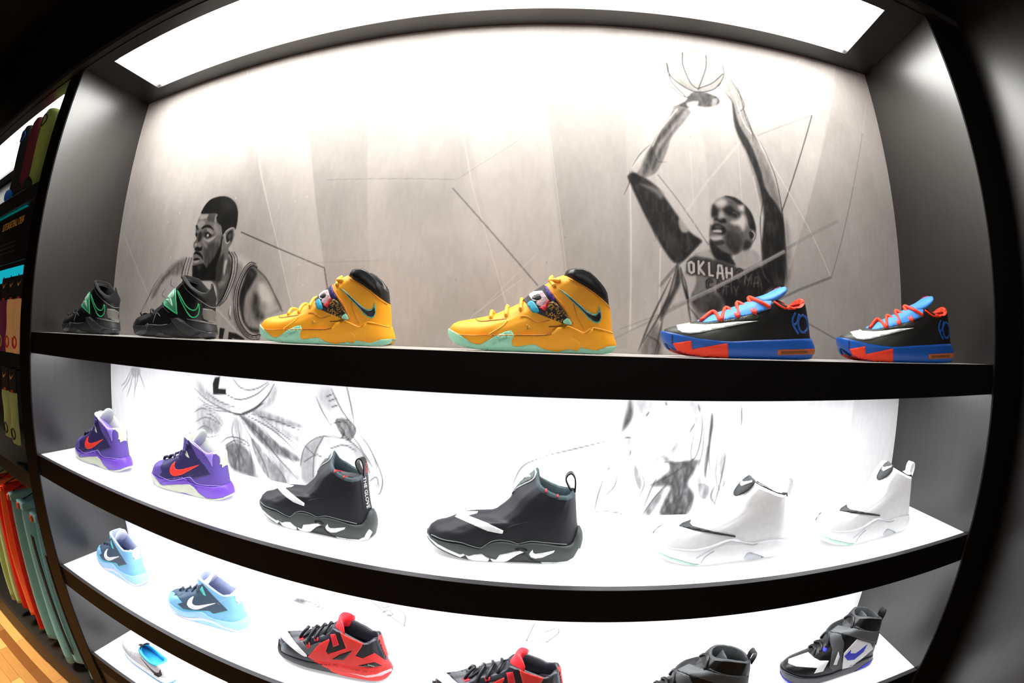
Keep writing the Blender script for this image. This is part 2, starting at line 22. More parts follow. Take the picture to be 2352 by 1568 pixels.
 'mid': {'F': [(-139.9,32.3),(-131.8,47.5),(-116.9,62.2),(-89,74.3),(-62.8,81.2),(-43.6,91.2),(-11.5,100.5),(8.3,111.3),(17.9,121.9)],'B': [(136.8,38.8),(136.3,60.4),(131.5,83.2),(126.2,109.8)],'sF': [(-143.5,1.9),(-143.7,17.4),(-140.5,31.2)],'sB': [(136.2,-3.6),(143.7,18.2),(141.4,30.7),(137.2,38.9)],'collar': [(34.8,144.4),(52.1,133.2),(83.9,117.5),(109.9,108),(119.5,114.5),(130.4,128.9),(135.6,128.6)],'base': [(-114.4,38.2),(-107,19.7),(-86.2,1.3),(-58.5,-8.5),(-24.1,-7.6),(3.4,1.2),(28.8,0.6),(56.5,-6.6),(87.4,-8.5),(112,-4.3),(131.4,2.1),(141.1,8.5)],'ztop': [(-110.9,66.9),(-107,37.2),(-77,27.2),(-45.5,22.9),(-19,22.6),(-2.4,25.1),(33.4,31.6),(58.6,32.3),(89.2,32.1),(121.4,37),(135.2,40.3),(141.5,49)],'eye': [434.9,-814.7,736.1],'d': [('side_panel','coralred','',0.8,[(-35.2,43.6),(1.8,94.1),(26.9,114.9),(27.3,108.9),(13.6,76),(17.3,67.9),(38.6,81.8),(63.6,99),(58.1,128),(56,140.5),(73.4,133),(103.6,123.4),(100.9,115.1),(82.4,82),(97.4,79.1),(127,102.8),(147.7,88.6),(157.8,93.9),(154.1,78.3),(128.9,62.8),(94.2,52.2),(62.7,49.3),(33.5,46.8),(-0.6,38.6),(-19.6,35.1)]),('sole_plate','coralred','m',0.8,[(-23.3,33.9),(-0.6,38.2),(36.9,47.5),(62.7,49.3),(94.1,50.9),(128.7,61.1),(147.2,74.2),(158.3,93.3),(164.3,74.5),(157.1,52.7),(140.6,30.2),(117.7,15),(92,8.1),(60.2,8.1),(31.9,14),(19.1,16.7),(13.4,22.1)]),('panel_window','black','',1.2,[(25.2,56.2),(47.5,77.3),(77.7,97.9),(70.5,85.3),(53.4,62.9)]),('heel_window','black','',1.2,[(84.7,55.1),(124.3,76.9),(139.8,70.6),(113.3,58.5)]),('air_unit','clearpink','',1,[(59.5,26.5),(97.6,28.8),(123.5,40.6),(159,67.5),(159.9,61.6),(135.5,39.8),(103.3,24.5)]),('side_logo','white','s',0.9,[(-57.7,118),(-75.5,106.1),(-71.5,96.1),(-59,73.6),(-37.6,47.4),(-46.9,41.7),(-69.6,54.5),(-90.8,73.3),(-98.8,87),(-94.2,99.2),(-80.1,109.6)]),('toe_guard','charcoal_lt','s',0.5,[(-68.4,106.9),(-54.5,117.1),(-32,129.8),(-39.7,104.5),(-34.8,74.4),(5.9,99.3),(-32.2,50.9),(-58.1,74.7)]),('eyelet','red','',1.2,[(-49.8,95.3),(-36.8,101.5),(-37,92.8),(-48.1,86)]),('eyelet','red','',1.2,[(-32.7,86.3),(-23.3,92.1),(-24.1,74),(-33.3,67.7)]),('eyelet','red','',1.2,[(-9.1,108.3),(1.3,111.4),(-1.2,100.2),(-9.2,96.9)]),('eyelet','red','',1.2,[(32.6,128.3),(44.1,132.7),(48.1,104.2),(34.1,94.2)]),('heel_tab','coralred','m',1,[(139.8,151),(147.5,160.7),(154.5,132.4),(156.6,106.4),(149,103),(143.8,126.1)]),('collar_edge','slate_gl','w5',1,[(45.3,164.9),(60.9,154.6),(92.1,138.3),(117.8,129)])],'tab': ('tongue','redtongue',0.032,[(22.2,112.7),(40.4,154.3)]),'text': [('PENNY','white',(115.5,64.8),4.6,-4)],'lace': [('lace','black',3.6,[('n',-43,95.6),('c',-48.3,101.6)]),('lace','black',3.6,[('n',-27.6,86.8),('c',-28.5,105.8)]),('lace','black',3.6,[('n',-4.2,107.8),('c',-10.4,113.4)]),('lace','black',3.6,[('n',19.6,126.4),('c',7.6,122.3)]),('lace','black',3.2,[('n',-33.6,100.6),('n',-9.6,125.3),('c',-35.9,102.9)])]},
 'cross_strap': {'F': [(-146.1,46.7),(-143,58),(-130.9,67.5),(-109.7,72.5),(-84.3,77.8),(-72.6,89.5),(-58.9,96),(-46.4,106),(-45,119.4),(-39.2,131.7),(-25.5,139),(3.7,139.2),(12,151.1),(21.6,162.3)],'B': [(139.8,25.7),(136.4,53.8),(129.9,90.6),(124.5,117.4),(119,138.2)],'sF': [(-134.9,17.4),(-144,32.9),(-146.5,45.4)],'sB': [(146.5,-4.2),(146.2,13.8),(138.6,28.3)],'collar': [(4.2,178.5),(26.8,169.6),(52.3,160.3),(77,154.8),(97.4,155.4)],'base': [(-141.4,26.9),(-129.2,15.6),(-110.3,7.1),(-70.2,-3.6),(-28.1,-8.6),(14.5,-7),(56,0.8),(89.8,8.4),(112,13.3),(121.2,20)],'ztop': [(-145.6,44.2),(-133.4,42.5),(-104.5,33),(-65.3,25.4),(-23.8,22.4),(9.5,25.5),(40.6,36.1),(73.4,44.2),(99.9,49.1),(109.9,54.8)],'heel_loop': ('black',0.008),'eye': [-671.3,-832.5,755.8],'d': [('vamp','white','',0.6,[(-164.8,110.3),(-142.8,115.3),(-117,119.7),(-93.4,98.2),(-71.9,84.1),(-43.9,76.9),(-48.8,45.4),(-74.2,45.7),(-70.9,61.4),(-135.4,81.9),(-162,98)]),('side_panel','white','',0.6,[(-5.3,88.9),(20.9,123.9),(73.8,98.5),(92.9,75.3),(69.1,54.7),(39.8,35.3),(12.9,33.7)]),('side_logo','cobalt','',1,[(13.8,94.9),(17.4,82.8),(35.5,77.9),(64.6,97.5),(61,75.3),(39.5,57.7),(17.1,61.7),(0.3,78.6)]),('strap','greystrap','',1.6,[(-75.7,167.4),(-57.3,179.4),(-17.8,165.1),(46.3,140.3),(98.7,121.4),(103.2,89.4),(60.7,106.4),(2.4,136.2),(-29.2,149.8)]),('strap','greystrap','',1.9,[(-75.2,166.1),(-37.2,150.4),(-17.8,122.6),(-10.2,90.2),(-1.7,49.5),(-15.2,37.1),(-33.7,56.1),(-46.7,108.4),(-64.5,140.3)]),('strap_window','white','',2.3,[(-25.6,60.7),(-26.7,101.1),(-16.1,82.9),(-14.8,57.8)]),('outsole','cobalt','m',0.7,[(-178.7,78.4),(-155.9,50.6),(-124.1,26.4),(-76.1,6.5),(-77.1,-2),(-120.6,16.5),(-146.6,34.4),(-169.5,59.3)]),('sole_accent','cobalt','',0.7,[(63.2,14),(85.5,28.8),(119,42.2),(121.2,32.1),(102,14.1),(76.8,5)]),('tongue_accent','cobalt','',1,[(-83.1,125.8),(-64.2,119.1),(-63.5,106.1),(-76.6,113.6)]),('collar_line','greystrap','w2',1,[(0.1,164.1),(46.3,140.3),(96.1,125.2)])],'tab': ('tongue','charcoal',0.024,[(34.1,137.1),(53.6,165.8)]),'text': [],'lace': [('lace','black',3.4,[('n',-97.7,110),('c',-69.2,91.9)]),('lace','black',3.4,[('n',-81.1,114.7),('c',-53.8,99)]),('lace','black',3.4,[('n',-66.8,126.1),('c',-40.5,110.1)]),('lace','black',3.4,[('n',-9.6,166.5),('c',19.4,151.2)])]},
 'runner': {'F': [(0,24),(3,42),(16,54),(50,60),(90,68),(120,80),(146,92)],'B': [(282,30),(280,60),(268,84)],'collar': [(146,92),(175,80),(215,72),(250,78),(268,84)],'sF': [(2,16),(-2,22),(0,28)],'sB': [(276,4),(287,16),(284,32)],'base': [(2,16),(25,5),(60,1),(140,0),(220,0),(260,1),(276,4)],'ztop': [(0,28),(40,26),(120,26),(200,30),(284,34)],'d': [('side_logo','blackred','',0.8,[(262,66),(254,50),(238,42),(210,46),(165,66),(200,44),(228,30),(252,32),(264,44)]),('outsole','azure','m',0.7,[(-3,20),(30,10),(140,8),(260,10),(288,20),(284,-1),(140,-3),(20,-1)]),('collar_edge','azure','w7',1,[(150,90),(175,78),(215,70),(250,76)]),('side_fold','greylt','w3',0.5,[(60,30),(75,55)]),('side_fold','greylt','w3',0.5,[(90,30),(104,60)]),('side_fold','greylt','w3',0.5,[(120,30),(132,68)])],'tab': ('tongue','blackred',0.024,[(125,80),(172,112)]),'text': [],'lace': []},
}
# light levels
TOPLIGHT, LEFTLIGHT, L1, L2, L3, FLOORP, FILLP, WORLD = 18.5, 3.5, 7., 7., 7., 38., 14., .006


# ------------------------------------------------------------------ helpers
def hexc(h, a=1.0):
    h = h.lstrip('#'); v = [int(h[i:i+2], 16)/255 for i in (0, 2, 4)]
    return tuple((c/12.92 if c <= .04045 else ((c+.055)/1.055)**2.4) for c in v) + (a,)

MATS = {}
def mat(name, color, rough=.6, metal=0., var=.0, scale=60., bump=0., emit=0., spec=.5, coat=0.):
    """Principled material with optional procedural noise in colour and bump."""
    if name in MATS: return MATS[name]
    m = bpy.data.materials.new(name); m.use_nodes = True
    nt = m.node_tree; b = nt.nodes['Principled BSDF']
    c = hexc(color) if isinstance(color, str) else color
    b.inputs['Base Color'].default_value = c
    b.inputs['Roughness'].default_value = rough; b.inputs['Metallic'].default_value = metal
    b.inputs['Specular IOR Level'].default_value = spec
    if coat: b.inputs['Coat Weight'].default_value = coat; b.inputs['Coat Roughness'].default_value = .25
    if emit:
        b.inputs['Emission Color'].default_value = c; b.inputs['Emission Strength'].default_value = emit
    if var or bump:
        tc = nt.nodes.new('ShaderNodeTexCoord'); n = nt.nodes.new('ShaderNodeTexNoise')
        n.inputs['Scale'].default_value = scale; n.inputs['Detail'].default_value = 3.
        nt.links.new(tc.outputs['Object'], n.inputs['Vector'])
        if var:
            mx = nt.nodes.new('ShaderNodeMix'); mx.data_type = 'RGBA'
            mx.inputs['A'].default_value = tuple(max(0, v*(1-var)) for v in c[:3])+(1,)
            mx.inputs['B'].default_value = tuple(min(1, v*(1+var)) for v in c[:3])+(1,)
            nt.links.new(n.outputs['Fac'], mx.inputs['Factor']); nt.links.new(mx.outputs['Result'], b.inputs['Base Color'])
        if bump:
            bp = nt.nodes.new('ShaderNodeBump'); bp.inputs['Strength'].default_value = bump; bp.inputs['Distance'].default_value = .002
            nt.links.new(n.outputs['Fac'], bp.inputs['Height']); nt.links.new(bp.outputs['Normal'], b.inputs['Normal'])
    MATS[name] = m; return m

def wood(name, dark, light, axis='Z', rough=.42, scale=1.0, bump=.25):
    """Stained oak: stretched noise gives the long grain lines."""
    if name in MATS: return MATS[name]
    m = bpy.data.materials.new(name); m.use_nodes = True
    nt = m.node_tree; b = nt.nodes['Principled BSDF']; L = nt.links
    tc = nt.nodes.new('ShaderNodeTexCoord'); mp = nt.nodes.new('ShaderNodeMapping')
    st = {'Z': (170, 170, 4.2), 'X': (4.2, 170, 170)}[axis]
    mp.inputs['Scale'].default_value = [v*scale for v in st]
    n1 = nt.nodes.new('ShaderNodeTexNoise'); n1.inputs['Scale'].default_value = 1.; n1.inputs['Detail'].default_value = 4.; n1.inputs['Roughness'].default_value = .6
    mp2 = nt.nodes.new('ShaderNodeMapping'); mp2.inputs['Scale'].default_value = [v*scale*.09 for v in st]
    n2 = nt.nodes.new('ShaderNodeTexNoise'); n2.inputs['Scale'].default_value = 1.; n2.inputs['Detail'].default_value = 1.
    wv = nt.nodes.new('ShaderNodeMath'); wv.operation = 'MULTIPLY'; wv.inputs[1].default_value = 42.
    sn = nt.nodes.new('ShaderNodeMath'); sn.operation = 'SINE'
    ad = nt.nodes.new('ShaderNodeMath'); ad.operation = 'MULTIPLY_ADD'; ad.inputs[1].default_value = .28; ad.inputs[2].default_value = 0.
    sm = nt.nodes.new('ShaderNodeMath'); sm.operation = 'ADD'
    cr = nt.nodes.new('ShaderNodeValToRGB'); cr.color_ramp.elements[0].position = .38; cr.color_ramp.elements[0].color = hexc(dark)
    cr.color_ramp.elements[1].position = .78; cr.color_ramp.elements[1].color = hexc(light)
    L.new(tc.outputs['Object'], mp.inputs['Vector']); L.new(tc.outputs['Object'], mp2.inputs['Vector'])
    L.new(mp.outputs['Vector'], n1.inputs['Vector']); L.new(mp2.outputs['Vector'], n2.inputs['Vector'])
    L.new(n2.outputs['Fac'], wv.inputs[0]); L.new(wv.outputs[0], sn.inputs[0]); L.new(sn.outputs[0], ad.inputs[0])
    ad.inputs[1].default_value = .07
    L.new(n1.outputs['Fac'], sm.inputs[0]); L.new(ad.outputs[0], sm.inputs[1]); L.new(sm.outputs[0], cr.inputs['Fac'])
    L.new(cr.outputs['Color'], b.inputs['Base Color']); b.inputs['Roughness'].default_value = rough
    b.inputs['Coat Weight'].default_value = .5; b.inputs['Coat Roughness'].default_value = .33; b.inputs['Coat IOR'].default_value = 1.55
    bp = nt.nodes.new('ShaderNodeBump'); bp.inputs['Strength'].default_value = bump; bp.inputs['Distance'].default_value = .001
    L.new(sm.outputs[0], bp.inputs['Height']); L.new(bp.outputs['Normal'], b.inputs['Normal'])
    MATS[name] = m; return m

def emission(name, color, strength):
    if name in MATS: return MATS[name]
    m = bpy.data.materials.new(name); m.use_nodes = True; nt = m.node_tree
    nt.nodes.remove(nt.nodes['Principled BSDF']); e = nt.nodes.new('ShaderNodeEmission')
    e.inputs['Color'].default_value = hexc(color); e.inputs['Strength'].default_value = strength
    nt.links.new(e.outputs[0], nt.nodes['Material Output'].inputs['Surface']); MATS[name] = m; return m

def link(name, verts, faces, material, parent=None, smooth=True, uvfree=True):
    me = bpy.data.meshes.new(name); me.from_pydata([tuple(v) for v in verts], [], [tuple(f) for f in faces]); me.update()
    if smooth and len(me.polygons): me.polygons.foreach_set('use_smooth', [True]*len(me.polygons))
    if material: me.materials.append(material)
    o = bpy.data.objects.new(name, me); COL.objects.link(o)
    if parent: o.parent = parent
    return o
def link_bm(name, bm, material, parent=None, smooth=False):
    bmesh.ops.recalc_face_normals(bm, faces=bm.faces[:])
    me = bpy.data.meshes.new(name); bm.to_mesh(me); bm.free()
    if smooth: me.polygons.foreach_set('use_smooth', [True]*len(me.polygons))
    if material: me.materials.append(material)
    o = bpy.data.objects.new(name, me); COL.objects.link(o)
    if parent: o.parent = parent
    return o
def tag(o, label=None, cat=None, group=None, kind=None):
    if label: o['label'] = label
    if cat: o['category'] = cat
    if group: o['group'] = group
    if kind: o['kind'] = kind
    return o
def thing(name, label, cat, loc=(0, 0, 0), rz=0., group=None, kind=None):
    o = bpy.data.objects.new(name, None); COL.objects.link(o); o.location = loc; o.rotation_euler = (0, 0, rz)
    o.empty_display_size = .05
    return tag(o, label, cat, group, kind)
def add_box(bm, x0, x1, y0, y1, z0, z1, bevel=0.):
    r = bmesh.ops.create_cube(bm, size=1.); vs = r['verts']
    for v in vs: v.co = Vector(((x0+x1)/2+v.co.x*(x1-x0), (y0+y1)/2+v.co.y*(y1-y0), (z0+z1)/2+v.co.z*(z1-z0)))
    if bevel:
        es = list({e for v in vs for e in v.link_edges}); bmesh.ops.bevel(bm, geom=es, offset=bevel, segments=2, affect='EDGES', profile=.5)
def box(name, x0, x1, y0, y1, z0, z1, material, parent=None, bevel=.0015):
    bm = bmesh.new(); add_box(bm, x0, x1, y0, y1, z0, z1, bevel); return link_bm(name, bm, material, parent)

def catmull(pts, n, closed=False):
    p = np.array(pts, float); m = len(p)
    if m < 3 and not closed:
        t = np.linspace(0, 1, n)[:, None]; return p[0]*(1-t)+p[-1]*t
    q = np.vstack([p[-1:], p, p[:2]]) if closed else np.vstack([2*p[0]-p[1], p, 2*p[-1]-p[-2]])
    seg = m if closed else m-1; out = []
    k = max(2, n//seg)
    for i in range(seg):
        a, b, c, d = q[i:i+4]
        for j in range(k):
            t = j/k; out.append(.5*((2*b)+(c-a)*t+(2*a-5*b+4*c-d)*t*t+(-a+3*b-3*c+d)*t**3))
    if not closed: out.append(p[-1])
    return np.array(out)
def resample(p, n):
    p = np.array(p, float); d = np.r_[0, np.cumsum(np.hypot(*np.diff(p[:, :2], axis=0).T))]
    t = np.linspace(0, d[-1], n); return np.stack([np.interp(t, d, p[:, i]) for i in range(p.shape[1])], 1)

def tube(path, r, seg=8, caps=True):
    """Sweep a circle of radius r along a list of 3-D points."""
    p = [Vector(v) for v in path]; n = len(p); vs, fs = [], []
    nrm = None
    for i in range(n):
        t = (p[min(i+1, n-1)]-p[max(i-1, 0)]).normalized()
        if nrm is None:
            a = Vector((0, 0, 1)) if abs(t.z) < .9 else Vector((1, 0, 0)); nrm = t.cross(a).normalized()
        nrm = (nrm-t*nrm.dot(t)); nrm = nrm.normalized() if nrm.length > 1e-6 else t.orthogonal().normalized()
        bn = t.cross(nrm); rr = r[i] if hasattr(r, '__len__') else r
        for k in range(seg):
            a = 2*PI*k/seg; vs.append(p[i]+(nrm*math.cos(a)+bn*math.sin(a))*rr)
    for i in range(n-1):
        for k in range(seg):
            k2 = (k+1) % seg; fs.append((i*seg+k, i*seg+k2, (i+1)*seg+k2, (i+1)*seg+k))
    if caps: fs.append(tuple(range(seg))[::-1]); fs.append(tuple((n-1)*seg+k for k in range(seg)))
    return vs, fs

# ------------------------------------------------------------------ shoe materials
C = dict(yellow='#FFA90A', yellow_lt='#FDB434', yellow_dk='#C97A08', mint='#9AD8BC', seafoam='#5FA597', seafoam_dk='#4E9A80', strapbase='#26222A', teal='#1496B4',
  pinkmesh='#B58A98', red='#D32230', violet='#3B1F80', white='#F8F8F8', black='#0B0B0D', brown='#7A4408', ygmesh='#6F7A1C',
  greengrad='#57C98C', green='#2FBF77', palegreen='#B9F0DA', greygrad='#5E5D58', charcoal_gl='#33343A', charcoal='#2D3031', greyline='#6E6E70',
  orangered='#F2380F', navy='#0C2A66', amber='#B55A26', skyblue='#3F8FE8', olive='#3F4238', royal='#0E56B4', pinkred='#E0517A',
  indigo='#241A52', lilac='#8F7BD6', cream='#C6CAB4', violet_lt='#A98FE8', violet_dk='#4A2B9A', coral='#F2331F', greytongue='#A9AEA6', darkindigo='#1B1440',
  slate='#41566B', slate_dk='#324352', aqua='#5FD9D2', lavwhite='#D9DBEC', grey='#7E8783', greylt='#C9CDD2', greymid='#8E9498', palemint='#C2E6D2',
  coralred='#E8322B', clearpink='#E0B9BC', charcoal_lt='#5A5C60', slate_gl='#25272E', redtongue='#F21F2E', cobalt='#2A2FC4', greystrap='#4D5052',
  blackred='#1A0A12', azure='#35A8DC', purple='#5A4499', purple_sole='#7146BE', ltblue='#86C4EE', ltblue_sole='#A4D2F6', offblack='#0E0F18', sole_grey='#3E4442',
  teal_dk='#22363A', offwhite='#DAD8DC', kd_black='#161713', tag_grey='#4C5553', black_matte='#060608', black_sole='#1C1D20', lavgrey='#8F98BA')
GLOSS = {'black_matte': .8, 'black': .38, 'charcoal_gl': .25, 'slate_gl': .3, 'strapbase': .7, 'royal': .4, 'purple_sole': .4, 'clearpink': .2, 'lilac': .35}
MULTI = {}
def multi(name, cols, scale, rough=.6, kind='noise'):
    """Two or three colour printed fabric."""
    if name in MATS: return MATS[name]
    m = bpy.data.materials.new(name); m.use_nodes = True; nt = m.node_tree; b = nt.nodes['Principled BSDF']
    tc = nt.nodes.new('ShaderNodeTexCoord')
    n = nt.nodes.new('ShaderNodeTexNoise' if kind == 'noise' else 'ShaderNodeTexVoronoi'); n.inputs['Scale'].default_value = scale
    if kind == 'noise': n.inputs['Detail'].default_value = 2.; n.inputs['Distortion'].default_value = 2.
    cr = nt.nodes.new('ShaderNodeValToRGB'); cr.color_ramp.interpolation = 'CONSTANT' if kind == 'noise' else 'LINEAR'
    for i, (p, c) in enumerate(cols):
        e = cr.color_ramp.elements[i] if i < 2 else cr.color_ramp.elements.new(p); e.position = p; e.color = hexc(c)
    nt.links.new(tc.outputs['Object'], n.inputs['Vector']); nt.links.new(n.outputs[0], cr.inputs['Fac']); nt.links.new(cr.outputs['Color'], b.inputs['Base Color'])
    b.inputs['Roughness'].default_value = rough; MATS[name] = m; return m
def zgrad(name, z0, z1, c0, c1, rough, ax='Z'):
    """Colour blend along the object's height."""
    if name in MATS: return MATS[name]
    m = bpy.data.materials.new(name); m.use_nodes = True; nt = m.node_tree; b = nt.nodes['Principled BSDF']
    tc = nt.nodes.new('ShaderNodeTexCoord'); sp = nt.nodes.new('ShaderNodeSeparateXYZ'); mr = nt.nodes.new('ShaderNodeMapRange'); mx = nt.nodes.new('ShaderNodeMix'); mx.data_type = 'RGBA'
    mr.inputs['From Min'].default_value = z0; mr.inputs['From Max'].default_value = z1
    mx.inputs['A'].default_value = hexc(c0); mx.inputs['B'].default_value = hexc(c1)
    nt.links.new(tc.outputs['Object'], sp.inputs[0]); nt.links.new(sp.outputs[ax], mr.inputs['Value']); nt.links.new(mr.outputs[0], mx.inputs['Factor']); nt.links.new(mx.outputs['Result'], b.inputs['Base Color'])
    b.inputs['Roughness'].default_value = rough; MATS[name] = m; return m
def smat(k):
    if k == 'goldblack': return multi('gold_black_print', [(0, '#0D0B0C'), (.52, '#B98320'), (.6, '#0D0B0C')], 95, .7)
    if k == 'pinkmesh': return multi('pink_mesh_print', [(0, '#7A4A58'), (.5, '#D9B9C0')], 420, .8, 'voronoi')
    if k == 'greengrad': return zgrad('green_gradient', .05, .115, '#2F7F62', '#8CF0BE', .45)
    if k == 'kd_black': return zgrad('olive_to_black', -.11, .01, '#3E4038', '#0D0D0D', .5, 'X')
    if k == 'ygmesh': return multi('vent_mesh', [(0, '#2E5A20'), (.5, '#C8921C')], 260, .8, 'voronoi')
    return mat('shoe_'+k, C[k], GLOSS.get(k, .55), var=.10, scale=90, bump=.06)

# ------------------------------------------------------------------ shoe builder
PX = [0, .006, .02, .05, .1, .2, .32, .45, .6, .75, .88, .94, .975, .993, 1]
PY = [0, .010, .0185, .028, .037, .045, .048, .046, .042, .040, .036, .029, .020, .011, 0]
CX = [0, .008, .03, .08, .2, .4, .6, .8, .9, .96, .99, 1]
CY = [0, .008, .016, .024, .031, .033, .033, .030, .024, .016, .008, 0]
NS = 40
SS = .5-.5*np.cos(np.linspace(0, PI, NS))                     # dense at toe and heel
SSM = .75*SS+.25*np.linspace(0, 1, NS)
def smooth_curve(pts, n):
    return resample(catmull(pts, n*3), n)
def own_curve(curve, a, b, s, p=6.):
    """Traced side curve evaluated at s, eased to the centre-line end points a and b."""
    c = np.array(curve, float); x = np.maximum.accumulate(c[:, 0]+np.arange(len(c))*1e-6); t = (x-x[0])/(x[-1]-x[0])
    z = np.interp(s, t, c[:, 1]); return z+(a-z[0])*(1-s)**p+(b-z[-1])*s**p
def ring(F, B, z, hw, bulge=0.):
    x = F[0]+(B[0]-F[0])*SSM
    near = [Vector((x[i], -hw[i], z[i])) for i in range(NS)]
    far = [Vector((x[i], hw[i], z[i])) for i in range(NS-2, 0, -1)]
    return near+far
def skin(rings, close_first=None, close_last=None):
    n = len(rings[0]); vs = [v for r in rings for v in r]; fs = []
    for i in range(len(rings)-1):
        for k in range(n):
            k2 = (k+1) % n; a, b, c, d = i*n+k, i*n+k2, (i+1)*n+k2, (i+1)*n+k
            fs.append((a, b, c, d))
    for which, r in ((close_first, 0), (close_last, len(rings)-1)):
        if which is None: continue
        # bridge near and far halves of the ring
        base = r*n
        for i in range(NS-1):
            a, b = base+i, base+i+1
            fa = base+((n-i) % n); fb = base+(n-i-1)
            f = [a, b, fb, fa]; g = []
            [g.append(q) for q in f if q not in g]
            if len(g) > 2: fs.append(tuple(g if which else g[::-1]))
    return vs, fs
def inset(r, d, dz=0.):
    xs = [v.x for v in r]; m = (min(xs)+max(xs))/2; h = (max(xs)-min(xs))/2; k = max(.2, (h-d)/h)
    return [Vector((m+(v.x-m)*k, math.copysign(max(0, abs(v.y)-d), v.y) if abs(v.y) > 1e-9 else 0., v.z+dz)) for v in r]

class Shoe:
    def __init__(s, key):
        m = MODELS[key]; par = MODELS[m['like']] if 'like' in m else m
        s.m = m; s.par = par; g = lambda k: np.array(m.get(k, par.get(k)), float)/1000.
        x_off = 0.
        if key == 'runner': x_off = .1425
        def get(k):
            a = g(k).copy(); a[:, 0] -= x_off; return a
        s.get = get; s.x_off = x_off
        F, B = get('F'), get('B'); sF, sB = get('sF'), get('sB'); base, ztop, collar = get('base'), get('ztop'), get('collar'); sF[:, 1] = np.maximum(sF[:, 1], .003); sB[:, 1] = np.maximum(sB[:, 1], .003)
        # --- sole: rings from the ground contact up to the sidewall edge
        nv = 8; cF = smooth_curve(sF, nv); cB = smooth_curve(sB, nv); s.sole = []
        zb = own_curve(base, cF[0, 1], cB[0, 1], SSM, 8)
        zb = np.where((SSM > .16) & (SSM < .9), np.clip(zb, 0, .004), np.maximum(zb, 0))
        zb = np.convolve(np.r_[[zb[0]]*2, zb, [zb[-1]]*2], np.ones(5)/5, 'valid'); zb -= zb.min()
        zt = own_curve(ztop, cF[-1, 1], cB[-1, 1], SSM, 8)
        for j in range(nv):
            v = j/(nv-1); z = zb*(1-v)+zt*v
            hw = np.interp(SSM, PX, PY)*(.90+.10*math.sin(min(1, v*1.6)*PI/2))
            s.sole.append(ring(cF[j], cB[j], z, hw))
        s.sole.append(inset(s.sole[-1], .004, -.002)); s.sole.append(inset(s.sole[-1], .006, -.010))
        s.sole.insert(0, inset(s.sole[0], .005, -.0)); 
        # --- upper
        nv = 26; F = F.copy(); F[0, 0] += .003; cF = smooth_curve(F, nv); cB = smooth_curve(B, nv); s.upper = []
        z0 = own_curve(ztop, cF[0, 1], cB[0, 1], SSM, 8)-.006; zc = own_curve(collar, cF[-1, 1], cB[-1, 1], SSM, 5)
        l0 = cF[0, 1]+(cB[0, 1]-cF[0, 1])*SSM; l1 = cF[-1, 1]+(cB[-1, 1]-cF[-1, 1])*SSM
        p0, p1 = np.interp(SSM, PX, PY)*.945, np.interp(SSM, CX, CY)
        if key.startswith('flap'): p1 = np.maximum(p1, np.interp(SSM, [0, .004, .02, .08, .2, .8, 1], [0, .017, .024, .029, .032, 0, 0]))
        for j in range(nv):
            v = j/(nv-1); l = cF[j, 1]+(cB[j, 1]-cF[j, 1])*SSM
            z = l+(z0-l0)*(1-v)**1.6+(zc-l1)*v**1.8
            w = v**.85; hw = p0*(1-w)+p1*w
            s.upper.append(ring(cF[j], cB[j], z, hw))
        s.upper.insert(0, [v+Vector((0, 0, -.008)) for v in inset(s.upper[0], .004)])
        top = s.upper[-1]; s.cuff = None
        if 'cuff' in m or 'cuff' in par:
            fF, fB, cf = get('cuffF'), get('cuffB'), get('cuff')
            zt = own_curve(cf, fF[-1, 1], fB[-1, 1], SSM, 4); tr = ring(fF[-1], fB[-1], zt, p1*1.0)
            s.cuff = []
            for j in range(9):
                v = j/8; s.cuff.append([a.lerp(b, v)*1.0+Vector((0, math.copysign(.0035*math.sin(v*PI), a.y) if abs(a.y) > .004 else 0, 0)) for a, b in zip(inset(top, .0015, -.003), tr)])
            top = s.cuff[-1]
        # --- lining: rolled edge, inside wall and insole
        lip = m.get('lip', par.get('lip', 2.5))/1000.
        s.lining = [top, inset(top, .002, lip*.8), inset(top, .0045, lip), inset(top, .007, lip*.5)]
        for k, f in enumerate((.80, .62, .48)):
            r = s.upper[1+int((nv-1)*f)]; s.lining.append([Vector((a.x*.0+ (a.x), a.y, a.z)) for a in inset(r, .009, 0)])
        vs, fs = [], []
        for rg, c0, c1 in ((s.sole, True, None), (s.upper, None, None)) + (((s.cuff, None, None),) if s.cuff else ((s.lining[:4], None, None),)):
            v, f = skin(rg, c0, c1); o = len(vs); vs += v; fs += [tuple(i+o for i in q) for q in f]
        s.bvh = BVHTree.FromPolygons(vs, fs)
        s.eye = Vector(m['eye'])/1000. if 'eye' in m else Vector((0, -3., .05)); s.mid = (0., .045)
        s.xr = (min(v.x for v in vs), max(v.x for v in vs))
    def surf(s, x, z):
        """Surface point and outward normal met by the line of sight through local point (x, -5 cm, z);
        beyond the outline the point slides in towards the middle of the shoe."""
        for k in range(40):
            t = Vector((x+(s.mid[0]-x)*k*.006, -.05, z+(s.mid[1]-z)*k*.006)); d = (t-s.eye).normalized()
            h, n, i, q = s.bvh.ray_cast(s.eye, d)
            if h is not None: return h, (-n if n.dot(d) > 0 else n)
        h, n, i, q = s.bvh.find_nearest(t)
        return h, (t-h).normalized()
    def top(s, x):
        h, n, i, d = s.bvh.ray_cast(Vector((x, 0.0005, .4)), Vector((0, 0, -1)))
        return h
